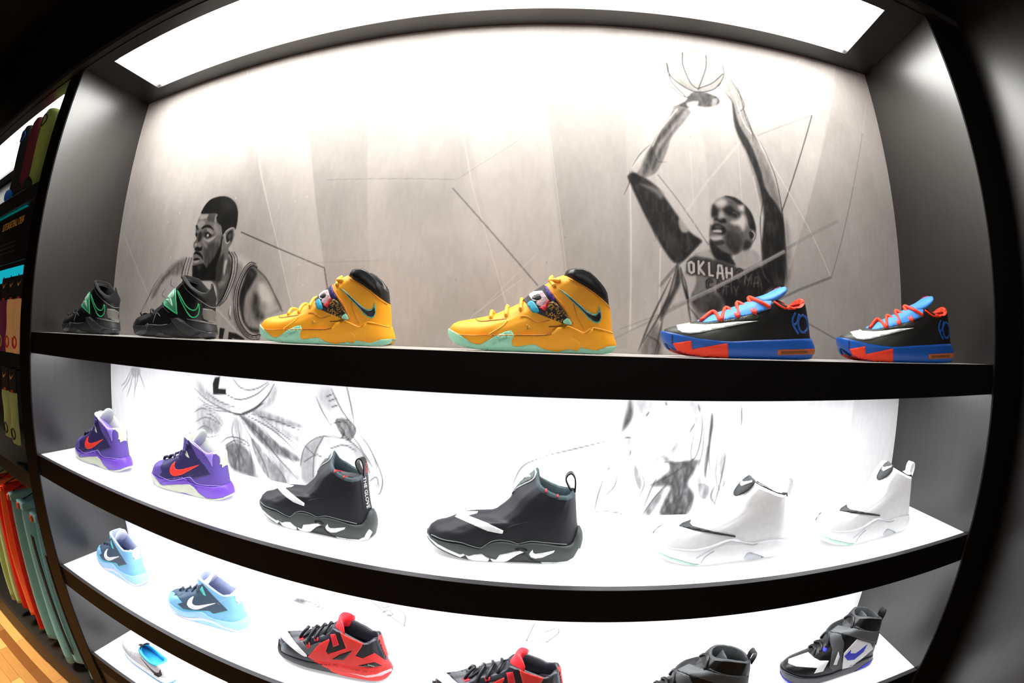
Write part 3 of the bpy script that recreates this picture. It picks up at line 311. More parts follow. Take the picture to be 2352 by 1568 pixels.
    def decal(s, pts, flags, h):
        p = np.array(pts, float)/1000.; p[:, 0] -= s.x_off
        if 'w' in flags:
            w = float(''.join(ch for ch in flags[flags.index('w')+1:] if ch in '0123456789.'))/2000.
            q = catmull(p, 4*len(p)) if len(p) > 2 else resample(p, 6)
            t = np.gradient(q, axis=0); t /= np.linalg.norm(t, axis=1)[:, None]+1e-9; n = np.stack([-t[:, 1], t[:, 0]], 1)
            taper = np.ones(len(q)); 
            b = np.vstack([q+n*w*taper[:, None], (q-n*w*taper[:, None])[::-1]])
        elif 's' in flags: b = catmull(p, max(30, 3*len(p)), True)
        else:
            b = []
            for i in range(len(p)):
                a, c = p[i], p[(i+1) % len(p)]; k = max(1, int(np.hypot(*(c-a))/.0035))
                b += [a+(c-a)*j/k for j in range(k)]
            b = np.array(b)
        lo, hi = b.min(0), b.max(0); st = .0045
        gx, gz = np.meshgrid(np.arange(lo[0]+st/2, hi[0], st), np.arange(lo[1]+st/2, hi[1], st)); gpts = np.stack([gx.ravel(), gz.ravel()], 1) if 'w' not in flags else np.zeros((0, 2))
        extra = [Vector((a, c)) for a, c in gpts]; nb = len(b); ring_ = [Vector((a, c)) for a, c in b]; h *= 1.25
        for it in range(3):
            v2, e, f, ov, oe, of = delaunay_2d_cdt(ring_+extra, [], [list(range(nb))], 1, 1e-7)
            vs = []
            for q in v2:
                hp, n = s.surf(q.x, q.y); vs.append((hp+n*(h/1000.), n))
            if it == 2: break
            done = set(); more = []
            for t in f:
                for i in range(len(t)):
                    k = tuple(sorted((t[i], t[(i+1) % len(t)])))
                    if k in done: continue
                    done.add(k)
                    if (vs[k[0]][0]-vs[k[1]][0]).length > .0058: more.append((v2[k[0]]+v2[k[1]])/2)
            if not more: break
            extra += more
        fs = []
        outer = [q[0]+q[1]*0 for q in vs]
        verts = [q for q in outer]; faces = [tuple(t) for t in f]
        cnt = {}
        for t in faces:
            for i in range(len(t)):
                k = (t[i], t[(i+1) % len(t)]); kk = tuple(sorted(k)); cnt.setdefault(kk, []).append(k)
        sk = {}
        def low(i):
            if i not in sk: sk[i] = len(verts); verts.append(vs[i][0]-vs[i][1]*(h/1000.+.0012))
            return sk[i]
        for kk, l in cnt.items():
            if len(l) == 1:
                a, c = l[0]; faces.append((c, a, low(a), low(c)))
        return verts, faces
CURL = dict(low=(.003, .016), flap_high=(.009, .010), flap_high_blue=(.009, .010), mid=(.022, .012), cross_strap=(.010, .008), runner=(.008, .005))
HOST = dict(strap_patch=('strap',), strap_edge=('strap',), strap_window=('strap',), tag_logo=('tongue_tag',), air_window_slot=('air_window',), sole_logo=('midsole',), sole_line=('midsole',),
  sole_block=('midsole',), sole_facet=('midsole',), outsole=('midsole',), midsole_layer=('midsole',), air_window=(), arch_plate=('midsole',), arch_hollow=('midsole',), sole_accent=('midsole',),
  panel_window=('side_panel',), heel_window=('sole_plate',), air_unit=('sole_plate',), seam=('upper',), collar_edge=('collar', 'lining'), mesh_vent=('upper',), stitch=('lining',))
MIR = lambda vs: [Vector((v.x, -v.y, v.z)) for v in vs]

LOOK = dict(strap_high=('yellow', 'yellow', 'black', 'black'), strap_high_dark=('black', 'black_sole', 'black_matte', 'black_matte'), low=('kd_black', 'royal', 'orangered', None),
  flap_high=('purple', 'purple_sole', 'cream', None), flap_high_blue=('ltblue', 'ltblue_sole', 'lavgrey', None), shroud=('offblack', 'sole_grey', 'teal_dk', None),
  shroud_white=('white', 'white', 'white', None), mid=('slate_gl', 'charcoal', 'slate_gl', None), cross_strap=('black', 'charcoal_gl', 'charcoal', None), runner=('offwhite', 'white', 'azure', None))

def text_points(body, size):
    cu = bpy.data.curves.new('t', 'FONT'); cu.body = body; cu.size = size; cu.align_x = 'CENTER'; cu.align_y = 'CENTER'; cu.resolution_u = 3
    o = bpy.data.objects.new('t', cu); COL.objects.link(o); dg = bpy.context.evaluated_depsgraph_get()
    me = o.evaluated_get(dg).to_mesh(); vs = [v.co.copy() for v in me.vertices]; fs = [tuple(p.vertices) for p in me.polygons]
    o.evaluated_get(dg).to_mesh_clear(); bpy.data.objects.remove(o); bpy.data.curves.remove(cu); return vs, fs

def build_shoe(key, label, loc, rz, scale=1., group=None, name='basketball_shoe', extra=None):
    s = Shoe(key); m = s.m; par = s.par; up, so, li, cu = LOOK[key]
    root = thing(name, label, 'shoe', loc, rz, group); root.scale = (scale,)*3
    parts = {}
    def part(nm, v, f, mt, smooth=True):             # pieces of a part go under that part
        host = next((parts[h] for h in HOST.get(nm, ()) if h in parts), root)
        o = link(nm, v, f, mt, host, smooth); parts.setdefault(nm, o); return o
    part('upper', *skin(s.upper), smat(up)); part('midsole', *skin(s.sole, True, True), smat(so))
    if s.cuff: part('collar', *skin(s.cuff), smat(cu))
    v, f = skin(s.lining, None, False); part('lining', v, f, smat(li)); s.parts = parts
    for nm, mt, fl, h, pts in m['d']:
        v, f = s.decal(pts, fl, h); part(nm, v, f, smat(mt))
        if 'm' in fl: part(nm, MIR(v), [q[::-1] for q in f], smat(mt))
    for body, mt, c, size, ang in m.get('text', []):
        if body == 'KD': continue                    # goes on the tongue below
        vs, fs = text_points(body, size/1000.); a = math.radians(ang); out = []
        for q in vs:
            x = c[0]/1000.+q.x*math.cos(a)-q.y*math.sin(a); z = c[1]/1000.+q.x*math.sin(a)+q.y*math.cos(a)
            hp, n = s.surf(x, z); out.append(hp+n*.0022)
        part('lettering', out, fs, smat(mt), False)
    for nm, mt, r, pts in m.get('lace', par.get('lace', []) if False else []):
        P = []; r /= 1000.
        for k, x, z in pts:
            x = x/1000.-s.x_off; z /= 1000.
            if k == 'n': h, n = s.surf(x, z); P.append(h+n*r*.7)
            else:
                h = s.top(x); P.append(Vector((x, 0, (min(max(h.z, z), h.z+.004) if h else z)+r*.6)))
        if len(P) == 2 and pts[1][0] == 'c':
            a, b = P; mid = a.lerp(b, .55)+Vector((0, -.003, .003)); P = [a-Vector((0, -.004, .004)), a, mid, b, Vector((mid.x, -mid.y, mid.z)), Vector((a.x, -a.y, a.z))]
        q = catmull([tuple(p) for p in P], 6*len(P)); v, f = tube(q, r, 7); link(nm, v, f, smat(mt), root)
    t = m.get('tab', par.get('tab'))
    if t:
        nm, mt, w, pts = t; mt = {'flap_high_blue': 'lavwhite'}.get(key, mt)
        p = np.array(pts, float)/1000.; p[:, 0] -= s.x_off; curl, th = CURL.get(key, (.008, .006)); ax = p[1]-p[0]; L = np.hypot(*ax); ax /= L; nx = np.array([ax[1], -ax[0]])
        nu, nv = 12, 13; vs = []
        for side in (0, 1):
            for i in range(nu):
                u = i/(nu-1)
                for j in range(nv):
                    v = -1+2*j/(nv-1); top = L*(1-.22*abs(v)**3.5)
                    pad = th*(1-.75*abs(v)**4)*(1-.6*u**8)*(.5 if side else -.5)
                    q = p[0]+ax*top*u+nx*(curl*v*v+.004*math.sin(u*3)+pad); vs.append((q[0], v*w*(.86+.14*math.sin(u*PI*.7)), q[1]))
        fs = []; o = nu*nv
        for i in range(nu-1):
            for j in range(nv-1):
                q = (i*nv+j, i*nv+j+1, (i+1)*nv+j+1, (i+1)*nv+j); fs += [q[::-1], tuple(k+o for k in q)]
        for i in range(nu-1): fs += [(i*nv, i*nv+o, (i+1)*nv+o, (i+1)*nv), (i*nv+nv-1, (i+1)*nv+nv-1, (i+1)*nv+nv-1+o, i*nv+nv-1+o)]
        for j in range(nv-1): fs += [((nu-1)*nv+j, (nu-1)*nv+j+o, (nu-1)*nv+j+1+o, (nu-1)*nv+j+1), (j, j+1, j+1+o, j+o)]
        tg = link(nm, vs, fs, smat(mt), root)
        for body, mt2, c, size, ang in m.get('text', []):
            if body != 'KD': continue
            v2, f2 = text_points(body, .016); out = []
            for v in v2:
                y = -v.x; q = p[0]+ax*(L*.80+v.y)+nx*(curl*(y/w)**2+.004*math.sin(2.4)-th*.5*(1-.6*.8**8)-.0012); out.append((q[0], y, q[1]))
            link('lettering', out, f2, smat(mt2), tg, smooth=False)
    t = m.get('loop', par.get('loop'))
    if t:
        nm, mt, w, pts = t; p = np.array(pts, float)/1000.; p = catmull(p, 40); tn = np.gradient(p, axis=0); tn /= np.linalg.norm(tn, axis=1)[:, None]; nn = np.stack([-tn[:, 1], tn[:, 0]], 1)*.0012
        vs, fs = [], []
        for i in range(len(p)):
            for y, sg in ((-w, 1), (w, 1), (w, -1), (-w, -1)): vs.append((p[i, 0]+nn[i, 0]*sg, y, p[i, 1]+nn[i, 1]*sg))
        for i in range(len(p)-1):
            for k in range(4): fs.append((i*4+k, i*4+(k+1) % 4, (i+1)*4+(k+1) % 4, (i+1)*4+k))
        fs += [(3, 2, 1, 0), tuple((len(p)-1)*4+k for k in range(4))]
        link(nm, vs, fs, smat(mt), root, smooth=False)
    if m.get('heel_loop'):
        mt, w = m['heel_loop']; h = s.upper[-1][NS-1]; rel = [(-.003, -.012), (-.0035, .004), (-.002, .016), (.003, .022), (.008, .018), (.009, .006), (.004, -.012)]
        p = catmull([(h.x+a, h.z+c) for a, c in rel], 42); vs, fs = [], []
        for i, (a, c) in enumerate(p): vs += [(a, -w, c), (a, w, c)]
        tn = np.gradient(p, axis=0); tn /= np.linalg.norm(tn, axis=1)[:, None]+1e-9; k = len(p)
        vs += [(p[i, 0]-tn[i, 1]*.0016, sg*w, p[i, 1]+tn[i, 0]*.0016) for i in range(k) for sg in (-1, 1)]
        for i in range(k-1):
            a = 2*i; o = 2*k; fs += [(a, a+1, a+3, a+2), (a+o+2, a+o+3, a+o+1, a+o), (a, a+2, a+2+o, a+o), (a+1, a+1+o, a+3+o, a+3)]
        link('pull_loop', vs, fs, smat(mt), root, smooth=False)
    if extra: extra(s, root)
    zmin = min(v.co.z for o in root.children_recursive for v in o.data.vertices)*scale
    root.location.z = loc[2]-min(0., zmin)
    return root

# ------------------------------------------------------------------ the room and the bay
W, D = 1.16, .3597                       # half width of the bay, depth to the printed back panel
ZT, Z1, Z1B, Z2, Z2B, Z3, Z3B, Z4 = 2.296, 1.4778, 1.4187, 1.1249, 1.0637, .7685, .7002, .422
YS, YW = .007, .0216                     # shelf front, front edge of the white shelf top
wd = wood('black_oak', '#13100E', '#1F1B18', 'Z', rough=.38, bump=.2)
wdx = wood('black_oak_long', '#0A0808', '#171413', 'X', rough=.45)
wfr = mat('black_fascia', '#040303', .55, var=.15, scale=40, spec=.15)
whitesurf = mat('white_shelf_glow', '#F4F4F6', .45, spec=.3, emit=.35)  # white tops carry an added even glow
blackmat = mat('black_paint', '#050505', .7)

# floor: warm wood strips
fm = bpy.data.materials.new('strip_floor'); fm.use_nodes = True; nt = fm.node_tree; b = nt.nodes['Principled BSDF']
tc = nt.nodes.new('ShaderNodeTexCoord'); mp = nt.nodes.new('ShaderNodeMapping'); mp.inputs['Rotation'].default_value = (0, 0, 0)
br = nt.nodes.new('ShaderNodeTexBrick'); br.offset = .37; br.inputs['Scale'].default_value = 1.; br.inputs['Brick Width'].default_value = .42; br.inputs['Row Height'].default_value = .07
br.inputs['Mortar Size'].default_value = .0008; br.inputs['Color1'].default_value = hexc('#7A4A20'); br.inputs['Color2'].default_value = hexc('#D9A460'); br.inputs['Mortar'].default_value = hexc('#4A2C12')
nz = nt.nodes.new('ShaderNodeTexNoise'); mp2 = nt.nodes.new('ShaderNodeMapping'); mp2.inputs['Scale'].default_value = (4, 60, 1); mx = nt.nodes.new('ShaderNodeMix'); mx.data_type = 'RGBA'; mx.blend_type = 'MULTIPLY'; mx.inputs['Factor'].default_value = .5
nt.links.new(tc.outputs['Object'], mp.inputs['Vector']); nt.links.new(mp.outputs[0], br.inputs['Vector']); nt.links.new(tc.outputs['Object'], mp2.inputs['Vector']); nt.links.new(mp2.outputs[0], nz.inputs['Vector'])
nt.links.new(br.outputs['Color'], mx.inputs['A']); nt.links.new(nz.outputs['Color'], mx.inputs['B']); nt.links.new(mx.outputs['Result'], b.inputs['Base Color']); b.inputs['Roughness'].default_value = .35
tag(box('floor', -4.2, 2.6, -3.2, .5, -.05, 0, fm, bevel=0), 'wooden strip floor in warm brown tones', 'floor', kind='structure')
tag(box('wall_back', -4.2, 2.6, .40, .46, 0, 3.2, blackmat, bevel=0), 'dark store wall behind the display bays', 'wall', kind='structure')
tag(box('ceiling', -4.2, 2.6, -3.2, .5, 3.2, 3.26, blackmat, bevel=0), 'dark store ceiling', 'ceiling', kind='structure')

def upright(x0, x1, label, y1=.395):
    t = thing('upright', label, 'upright panel', ((x0+x1)/2, 0, 0)); h = (x1-x0)/2
    box('side_panel', -h, h, .004, y1, 0, ZT+.082, wd, t)
    box('front_edge', -h, h, 0, .0038, 0, ZT+.002, wfr, t, bevel=.0008)
    return t
upright(-1.255, -W, 'black oak upright between the shoe shelves and the clothing bay')
upright(W, 1.285, 'black oak upright at the right end of the shoe shelves')
t = thing('wing_panel', 'black oak end panel standing forward beside the right upright', 'panel', (1.325, 0, 0))
box('side_panel', -.035, .035, -1.1, .39, 0, 2.75, wd, t)
box('front_edge', -.035, .035, -1.104, -1.1005, 0, 2.75, wfr, t, bevel=.0005)

def header(x0, x1, label):
    t = thing('header', label, 'header', ((x0+x1)/2, 0, ZT)); h = (x1-x0)/2
    box('fascia', -h, h, -.010, .0035, .026, .62, wfr, t)
    box('lip', -h, h, -.020, .0035, .003, .0255, mat('lip_grey', '#1E1C1C', .45), t)
    return t
header(-1.2545, 1.2845, 'black header board above the shoe shelves')
header(-3.70, -1.2555, 'black header board above the clothing bay')
def light_box(x0, x1, px0, px1, label, strength):
    """Ceiling tray with a rectangular opening and a glowing diffuser set up inside it."""
    py0, py1 = .0521, .2893
    t = thing('light_box', label, 'light box', ((x0+x1)/2, 0, ZT)); cx = (x0+x1)/2
    bm = bmesh.new()
    add_box(bm, x0-cx, x1-cx, .0045, py0, .0, .075); add_box(bm, x0-cx, x1-cx, py1, .3585, .0, .075)
    add_box(bm, x0-cx, px0-cx, py0, py1, .0, .075); add_box(bm, px1-cx, x1-cx, py0, py1, .0, .075)
    link_bm('tray_frame', bm, wdx, t)
    box('diffuser', px0-cx-.002, px1-cx+.002, py0-.002, py1+.002, .016, .022, emission('diffuser_glow_%g' % strength, '#FFFDF8', strength), t, bevel=0)
    box('tray_lid', x0-cx, x1-cx, .0045, .3585, .0755, .080, blackmat, t, bevel=0)
    return t
light_box(-W+.0005, W-.0005, -1.0321, 1.045, 'long white light box in the ceiling of the shoe bay', TOPLIGHT)
light_box(-3.57, -1.2555, -3.44, -1.385, 'white light box in the ceiling of the clothing bay', LEFTLIGHT)

def shelf(z, zb, label, top=True, light=0., y0=YS):
    t = thing('display_shelf', label, 'shelf', (0, 0, zb)); h = z-zb
    fas = mat('shelf_fascia', '#050404', .6, var=.2, scale=30, spec=.15)
    box('fascia', -W+.0006, W-.0006, y0, YW-.0004, 0, h-.001, fas, t, bevel=.001)
    box('core', -W+.0006, W-.0006, YW, D-.0015, .012, h-.0035, wdx, t, bevel=0)
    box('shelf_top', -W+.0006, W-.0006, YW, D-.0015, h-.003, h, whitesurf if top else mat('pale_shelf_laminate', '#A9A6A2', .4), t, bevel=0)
    box('top_rim', -W+.0006, W-.0006, y0, YW-.0004, h-.0008, h, mat('shelf_rim_sheen', '#3A3839', .35), t, bevel=0)  # grey puts light reflected by the dark wood rim into colour
    if light:
        box('light_strip', -1.15, 1.15, .030, .215, .004, .009, emission('strip_glow_%g' % light, '#FBFCFF', light), t, bevel=0)
    return t
SHELF1 = shelf(Z1, Z1B, 'top black shelf holding the dark, yellow and blue-soled shoes', False, L1)
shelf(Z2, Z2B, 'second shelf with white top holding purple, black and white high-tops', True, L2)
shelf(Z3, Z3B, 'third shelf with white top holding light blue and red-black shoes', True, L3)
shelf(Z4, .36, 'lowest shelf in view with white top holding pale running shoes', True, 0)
t = thing('base_cabinet', 'dark base under the lowest shoe shelf', 'base cabinet', (0, 0, 0))
box('front_board', -W+.0006, W-.0006, .012, .03, 0, .3585, mat('base_brown', '#120C0A', .5), t); box('plinth', -W+.0006, W-.0006, .006, .0115, 0, .08, mat('base_brown', '#120C0A', .5), t, bevel=.0005)


# ------------------------------------------------------------------ printed mural (drawn as paint on the back panel's vertices)
MURAL_OPS = [
('p',.9,.34,3,0,.0,[(-1357,4725),(-897,4593),(-847,4379),(-697,3790),(-569,3298),(-512,2933),(-657,2928),(-740,3121),(-854,3438),(-1024,3781),(-1202,4267)]),
('p',.58,.35,90,1,.0,[(-1355,3800),(-959,3748),(-770,3134),(-1053,3134)]),
('p',.56,.35,80,1,.0,[(-2287,3792),(-1862,3734),(-1638,3290),(-1923,3037),(-2245,3091)]),
('p',.6,.3,3,0,.0,[(-847,4379),(-465,4405),(-289,2941),(-512,2933),(-569,3298),(-697,3790)]),
('p',.64,.32,3,0,.0,[(403,4519),(809,4566),(807,2978),(605,2971),(538,3261),(470,3834)]),
('p',.9,.3,3,0,.0,[(-26,4548),(403,4519),(470,3834),(538,3261),(369,2964),(300,3133),(156,3665)]),
('p',.66,.3,70,1,.0,[(-342,3689),(78,3667),(141,3141),(-211,3097)]),
('p',.56,.32,3,0,.0,[(2150,4708),(2350,4641),(2336,3470),(2338,2953),(1502,2940),(1559,3314)]),
('p',.6,.25,60,1,.0,[(1854,3818),(2346,3755),(2317,3019),(1668,3002)]),
('p',.9,.28,3,0,.0,[(961,4413),(1200,4448),(1175,4070),(1186,3750),(1169,3459),(998,3447),(895,3919),(940,4219)]),
('p',.9,.35,60,1,.0,[(-1665,4787),(-121,4529),(872,4511),(540,4239),(-831,4246)]),
('l',.95,.75,2.2,.8,0,0,[(-1336,4582),(-1034,3832),(-851,3416),(-740,3121)]),
('l',.95,.55,2.2,.8,0,0,[(5,4230),(127,3666),(300,3133)]),
('l',.95,.45,2.2,.8,0,0,[(410,4504),(470,3878),(543,3298)]),
('l',.92,.35,1.6,.8,0,0,[(-847,4379),(-697,3790),(-566,3287)]),
('l',.95,.8,2.8,.8,0,0,[(820,3699),(818,3047)]),
('l',.95,.6,1.8,.8,0,0,[(-2270,3625),(-1812,3115)]),
('l',.4,0,1,.8,0,0,[(298,3946),(811,3421)]),
('l',.35,.35,1.4,.8,0,0,[(-609,3750),(45,3706)]),
('l',.45,.25,1.6,.8,0,0,[(55,3706),(304,3878),(459,4027)]),
('l',.4,.3,1.2,.8,0,0,[(-633,3335),(-289,3336)]),
('l',.22,.75,2.0,.8,0,0,[(38,3664),(425,3230)]),
('l',.08,.9,2.6,.8,0,0,[(-1119,3519),(-868,3421),(-570,3308),(-546,3215)]),
('l',.92,.5,1.8,.8,0,0,[(360,3257),(153,3095),(72,2972)]),
('l',.92,.45,1.6,.8,0,0,[(422,3370),(180,3114)]),
('l',.5,.4,2.5,.8,0,0,[(777,3058),(954,3129),(1032,3169)]),
('l',.22,.75,3.2,.8,0,0,[(1829,4196),(1561,3636)]),
('l',.55,.4,4,.8,0,0,[(1829,4196),(1638,4099),(1471,4012)]),
('l',.95,.7,2.0,.8,0,0,[(1462,3988),(1723,3539),(1825,3341)]),
('l',.4,.6,2.6,.8,0,0,[(2027,3819),(1908,3530),(1827,3341)]),
('l',.42,.5,2.2,.8,0,0,[(2171,4162),(2027,3819)]),
('l',.5,.35,1.6,.8,0,0,[(2171,4162),(2391,4011)]),
('l',.42,.65,6,.8,0,0,[(1825,3341),(1628,3267),(1514,3215)]),
('l',.9,.4,1.8,.8,0,0,[(2266,4384),(2171,4162)]),
('l',.62,.75,8,.8,0,0,[(942,3116),(1088,3197),(1335,3332),(1499,3415),(1691,3521),(1893,3626)]),
('l',.62,.6,4,.8,0,0,[(750,3015),(816,3050),(942,3115)]),
('l',.35,.5,7,.8,0,0,[(1120,3437),(1024,3340),(945,3246)]),
('l',.95,.75,2.8,.8,0,0,[(949,3408),(944,3247),(945,2995)]),
('l',.2,.6,1.8,.8,0,0,[(948,3748),(1033,3637),(1169,3440)]),
('l',.92,.3,6,.8,0,0,[(1073,3583),(1175,3729),(1351,3938),(1578,4233),(1829,4561)]),
('l',.86,.6,3,.8,0,0,[(1117,4180),(1109,3844),(1106,3454)]),
('l',.95,.35,2.2,.8,0,0,[(1369,4345),(1348,3707),(1346,3352)]),
('l',.3,.6,3,.8,0,0,[(1674,3120),(1848,3051)]),
('l',.9,.3,2.5,.8,0,0,[(2104,4573),(1779,3829),(1561,3320)]),
('l',.5,.3,1.5,.8,0,0,[(930,4409),(1001,4288),(1074,4186)]),
('l',.6,.3,2,.8,0,0,[(1354,4533),(1326,4337)]),
('p',.92,.3,70,1,.0,[(-2063,4449),(-1265,4252),(-1152,3798),(-1945,3860)]),
('p',.9,.28,60,1,.0,[(-854,3438),(-240,3534),(-12,3138),(-517,3053)]),
('l',.95,.4980291213053405,1.5564362228455435,.8,0,0,[(-1488,3745),(-1483,3743)]),
('l',.95,.7002261757479042,2.959873985762508,.8,0,0,[(-1195,3186),(-1192,3184)]),
('l',.95,.38633226464268444,1.4442215725925192,.8,0,0,[(-1103,3584),(-1100,3582)]),
('l',.95,.7033261733511618,3.041030028648822,.8,0,0,[(-686,3230),(-683,3228)]),
('l',.95,.665947354439359,3.1656912233800982,.8,0,0,[(-1324,3375),(-1320,3369)]),
('l',.95,.6358507282582366,2.3636936841339553,.8,0,0,[(-1617,3407),(-1613,3404)]),
('l',.95,.767294181949954,3.1906135914256915,.8,0,0,[(-1197,3718),(-1193,3713)]),
('l',.95,.5861834008429457,3.2293296517212164,.8,0,0,[(-1313,3194),(-1309,3189)]),
('l',.95,.5994562360949947,2.191398939774606,.8,0,0,[(-1119,3498),(-1115,3496)]),
('l',.95,.32161923453612423,1.306540597708079,.8,0,0,[(-1314,3255),(-1310,3251)]),
('l',.95,.5356200430574964,1.9885395104709587,.8,0,0,[(-1370,3438),(-1365,3432)]),
('l',.95,.40133530808619816,2.655129458119344,.8,0,0,[(-1493,3530),(-1489,3527)]),
('l',.95,.46033445162487097,2.4846166622418018,.8,0,0,[(-1260,3295),(-1255,3289)]),
('l',.95,.41443472011938237,2.9598731550504342,.8,0,0,[(-1686,3802),(-1680,3797)]),
('l',.95,.38876984674827847,2.255743129991404,.8,0,0,[(-1450,3582),(-1446,3580)]),
('l',.95,.7773687991711725,2.8902192998900293,.8,0,0,[(-891,3194),(-888,3189)]),
('l',.95,.7830033784840614,2.9830507010178415,.8,0,0,[(-1766,3645),(-1761,3641)]),
('l',.95,.7089639003491264,1.8748435834108155,.8,0,0,[(-683,3349),(-680,3347)]),
('l',.95,.49081731736216566,3.4121713315358813,.8,0,0,[(-1224,3689),(-1220,3686)]),
('l',.95,.38478352190997755,3.002615052089116,.8,0,0,[(-1831,3836),(-1825,3832)]),
('l',.95,.7908743247659382,2.175090794325013,.8,0,0,[(-1418,3740),(-1413,3737)]),
('l',.95,.3843351356518821,2.756702370438153,.8,0,0,[(-1750,3816),(-1745,3813)]),
('l',.95,.42452932566938156,3.4945640123026074,.8,0,0,[(-1699,3493),(-1694,3491)]),
('l',.95,.5046606155172444,3.47161198452563,.8,0,0,[(-1066,3271),(-1063,3268)]),
('l',.95,.31843459240742583,2.168808211535624,.8,0,0,[(-1433,3526),(-1429,3523)]),
('l',.95,.5492898597855497,1.2727958216119832,.8,0,0,[(-719,3229),(-716,3227)]),
('l',.95,.41573332703536264,3.2003318868717594,.8,0,0,[(-1462,3668),(-1458,3665)]),
('l',.95,.5826721002044379,3.4783126407141287,.8,0,0,[(-1635,3188),(-1630,3184)]),
('l',.95,.6954288613697606,2.912870456972401,.8,0,0,[(-718,3331),(-715,3327)]),
('l',.95,.7369031137686403,3.2694522669279538,.8,0,0,[(-1668,3690),(-1662,3683)]),
('l',.95,.6997523296650406,2.6777360180361973,.8,0,0,[(-1290,3354),(-1286,3349)]),
('l',.95,.6429799258750095,1.817087805111858,.8,0,0,[(-1076,3345),(-1073,3339)]),
('l',.95,.7855441387000714,3.412079780132176,.8,0,0,[(-712,3675),(-709,3670)]),
('l',.95,.3638163937882344,3.427630415705707,.8,0,0,[(-1647,3208),(-1642,3203)]),
('l',.95,.6175948950073729,2.5091736524255683,.8,0,0,[(-1725,3729),(-1719,3723)]),
('l',.95,.3016365133642973,3.321432584974972,.8,0,0,[(-725,3588),(-723,3586)]),
('l',.95,.7049361712104432,3.000830381188501,.8,0,0,[(-781,3656),(-778,3650)]),
('l',.95,.40083472416513216,2.744408123188013,.8,0,0,[(-1038,3207),(-1035,3204)]),
('l',.95,.5357550595523224,2.4107398853538733,.8,0,0,[(-720,3262),(-717,3261)]),
('l',.95,.5444156131178374,3.188855597309681,.8,0,0,[(-1694,3420),(-1689,3415)]),
('l',.95,.6837897437776315,2.402868471902475,.8,0,0,[(-1578,3572),(-1573,3571)]),
('l',.95,.34257050514172016,2.4497709568118338,.8,0,0,[(-765,3232),(-762,3229)]),
('l',.95,.416850296999185,2.319299601522026,.8,0,0,[(-846,3541),(-843,3535)]),
('l',.95,.61048086583001,3.236288649898243,.8,0,0,[(-1684,3763),(-1678,3758)]),
('l',.95,.6882931189396954,1.3539111036491593,.8,0,0,[(-1163,3223),(-1159,3217)]),
('l',.95,.7182209874640318,2.171668226061737,.8,0,0,[(-1509,3607),(-1504,3601)]),
('l',.35,.25290528246773464,.9791683554043304,.8,0,0,[(33,3187),(34,3184)]),
('l',.35,.4131535124079313,.8066745488176136,.8,0,0,[(880,3172),(879,3168)]),
('l',.35,.34527483625630173,.8908211933438294,.8,0,0,[(752,3406),(750,3399)]),
('l',.35,.49574142738569343,1.552040669337146,.8,0,0,[(460,3331),(462,3326)]),
('l',.35,.34010877486121605,1.8936897567064086,.8,0,0,[(368,3145),(367,3138)]),
('l',.35,.33261964855746806,.9688010804506798,.8,0,0,[(1518,3603),(1522,3600)]),
('l',.35,.22476803348724722,.9727259249274804,.8,0,0,[(1254,4335),(1258,4332)]),
('l',.35,.3727947439116871,1.2205290288475157,.8,0,0,[(1956,4047),(1959,4046)]),
('l',.35,.2539026878691785,1.585103109823706,.8,0,0,[(567,3121),(566,3119)]),
('l',.35,.4848176503655453,1.795728737908973,.8,0,0,[(-499,4584),(-492,4572)]),
('l',.35,.37525064197265523,1.394289305755564,.8,0,0,[(2290,4535),(2289,4523)]),
('l',.35,.23504730575983462,1.5818672848862172,.8,0,0,[(1423,3113),(1426,3108)]),
('l',.35,.2908595193612009,1.9133861394622265,.8,0,0,[(1059,3273),(1059,3268)]),
('l',.35,.2929029703906563,1.0764423258215763,.8,0,0,[(1853,3509),(1851,3503)]),
('l',.35,.32006507554564956,1.2807920453206858,.8,0,0,[(2201,3253),(2208,3250)]),
('l',.35,.2551676926703318,1.448237360643164,.8,0,0,[(592,4495),(595,4487)]),
('l',.35,.38696877962631726,.987263049286364,.8,0,0,[(482,3100),(480,3093)]),
('l',.35,.38114108546727654,1.1746842316709827,.8,0,0,[(2165,3219),(2160,3216)]),
('l',.35,.4677691517851397,1.7335027223791548,.8,0,0,[(163,3121),(161,3118)]),
('l',.35,.2489958839071705,1.7485308311742465,.8,0,0,[(338,3100),(340,3096)]),
('l',.35,.3573101265252807,.9890232421574727,.8,0,0,[(2246,4313),(2240,4310)]),
('l',.35,.2183770050377786,1.9910546866953789,.8,0,0,[(346,4284),(345,4275)]),
('l',.35,.39655380863314826,1.9431355160176216,.8,0,0,[(1273,3417),(1278,3411)]),
('l',.35,.4171119538259698,1.4628246768335829,.8,0,0,[(922,3443),(923,3441)]),
('l',.35,.22034035856120862,1.001641635567677,.8,0,0,[(1719,3822),(1725,3820)]),
('l',.35,.4584788532568964,1.1941064849817484,.8,0,0,[(535,3442),(535,3438)]),
('l',.35,.20569986694454612,1.9521133046400319,.8,0,0,[(-312,3182),(-315,3180)]),
('l',.35,.2696054657502679,1.4642303676183195,.8,0,0,[(1683,3323),(1684,3317)]),
('l',.35,.49893175601593637,1.6477497983237521,.8,0,0,[(72,3250),(77,3243)]),
('l',.35,.45012772648853633,1.5046724038239214,.8,0,0,[(513,3230),(510,3225)]),
('l',.35,.3940545517917861,1.876594812393884,.8,0,0,[(2023,4179),(2026,4178)]),
('l',.35,.4573891553333659,1.5943402820023942,.8,0,0,[(1142,4102),(1140,4093)]),
('l',.35,.45025143343949964,1.8699458292368194,.8,0,0,[(1111,3963),(1115,3955)]),
('l',.35,.3814044169836089,1.4325106216324548,.8,0,0,[(1162,3452),(1168,3449)]),
('l',.35,.349425666449505,1.4547725662036992,.8,0,0,[(-189,3400),(-186,3397)]),
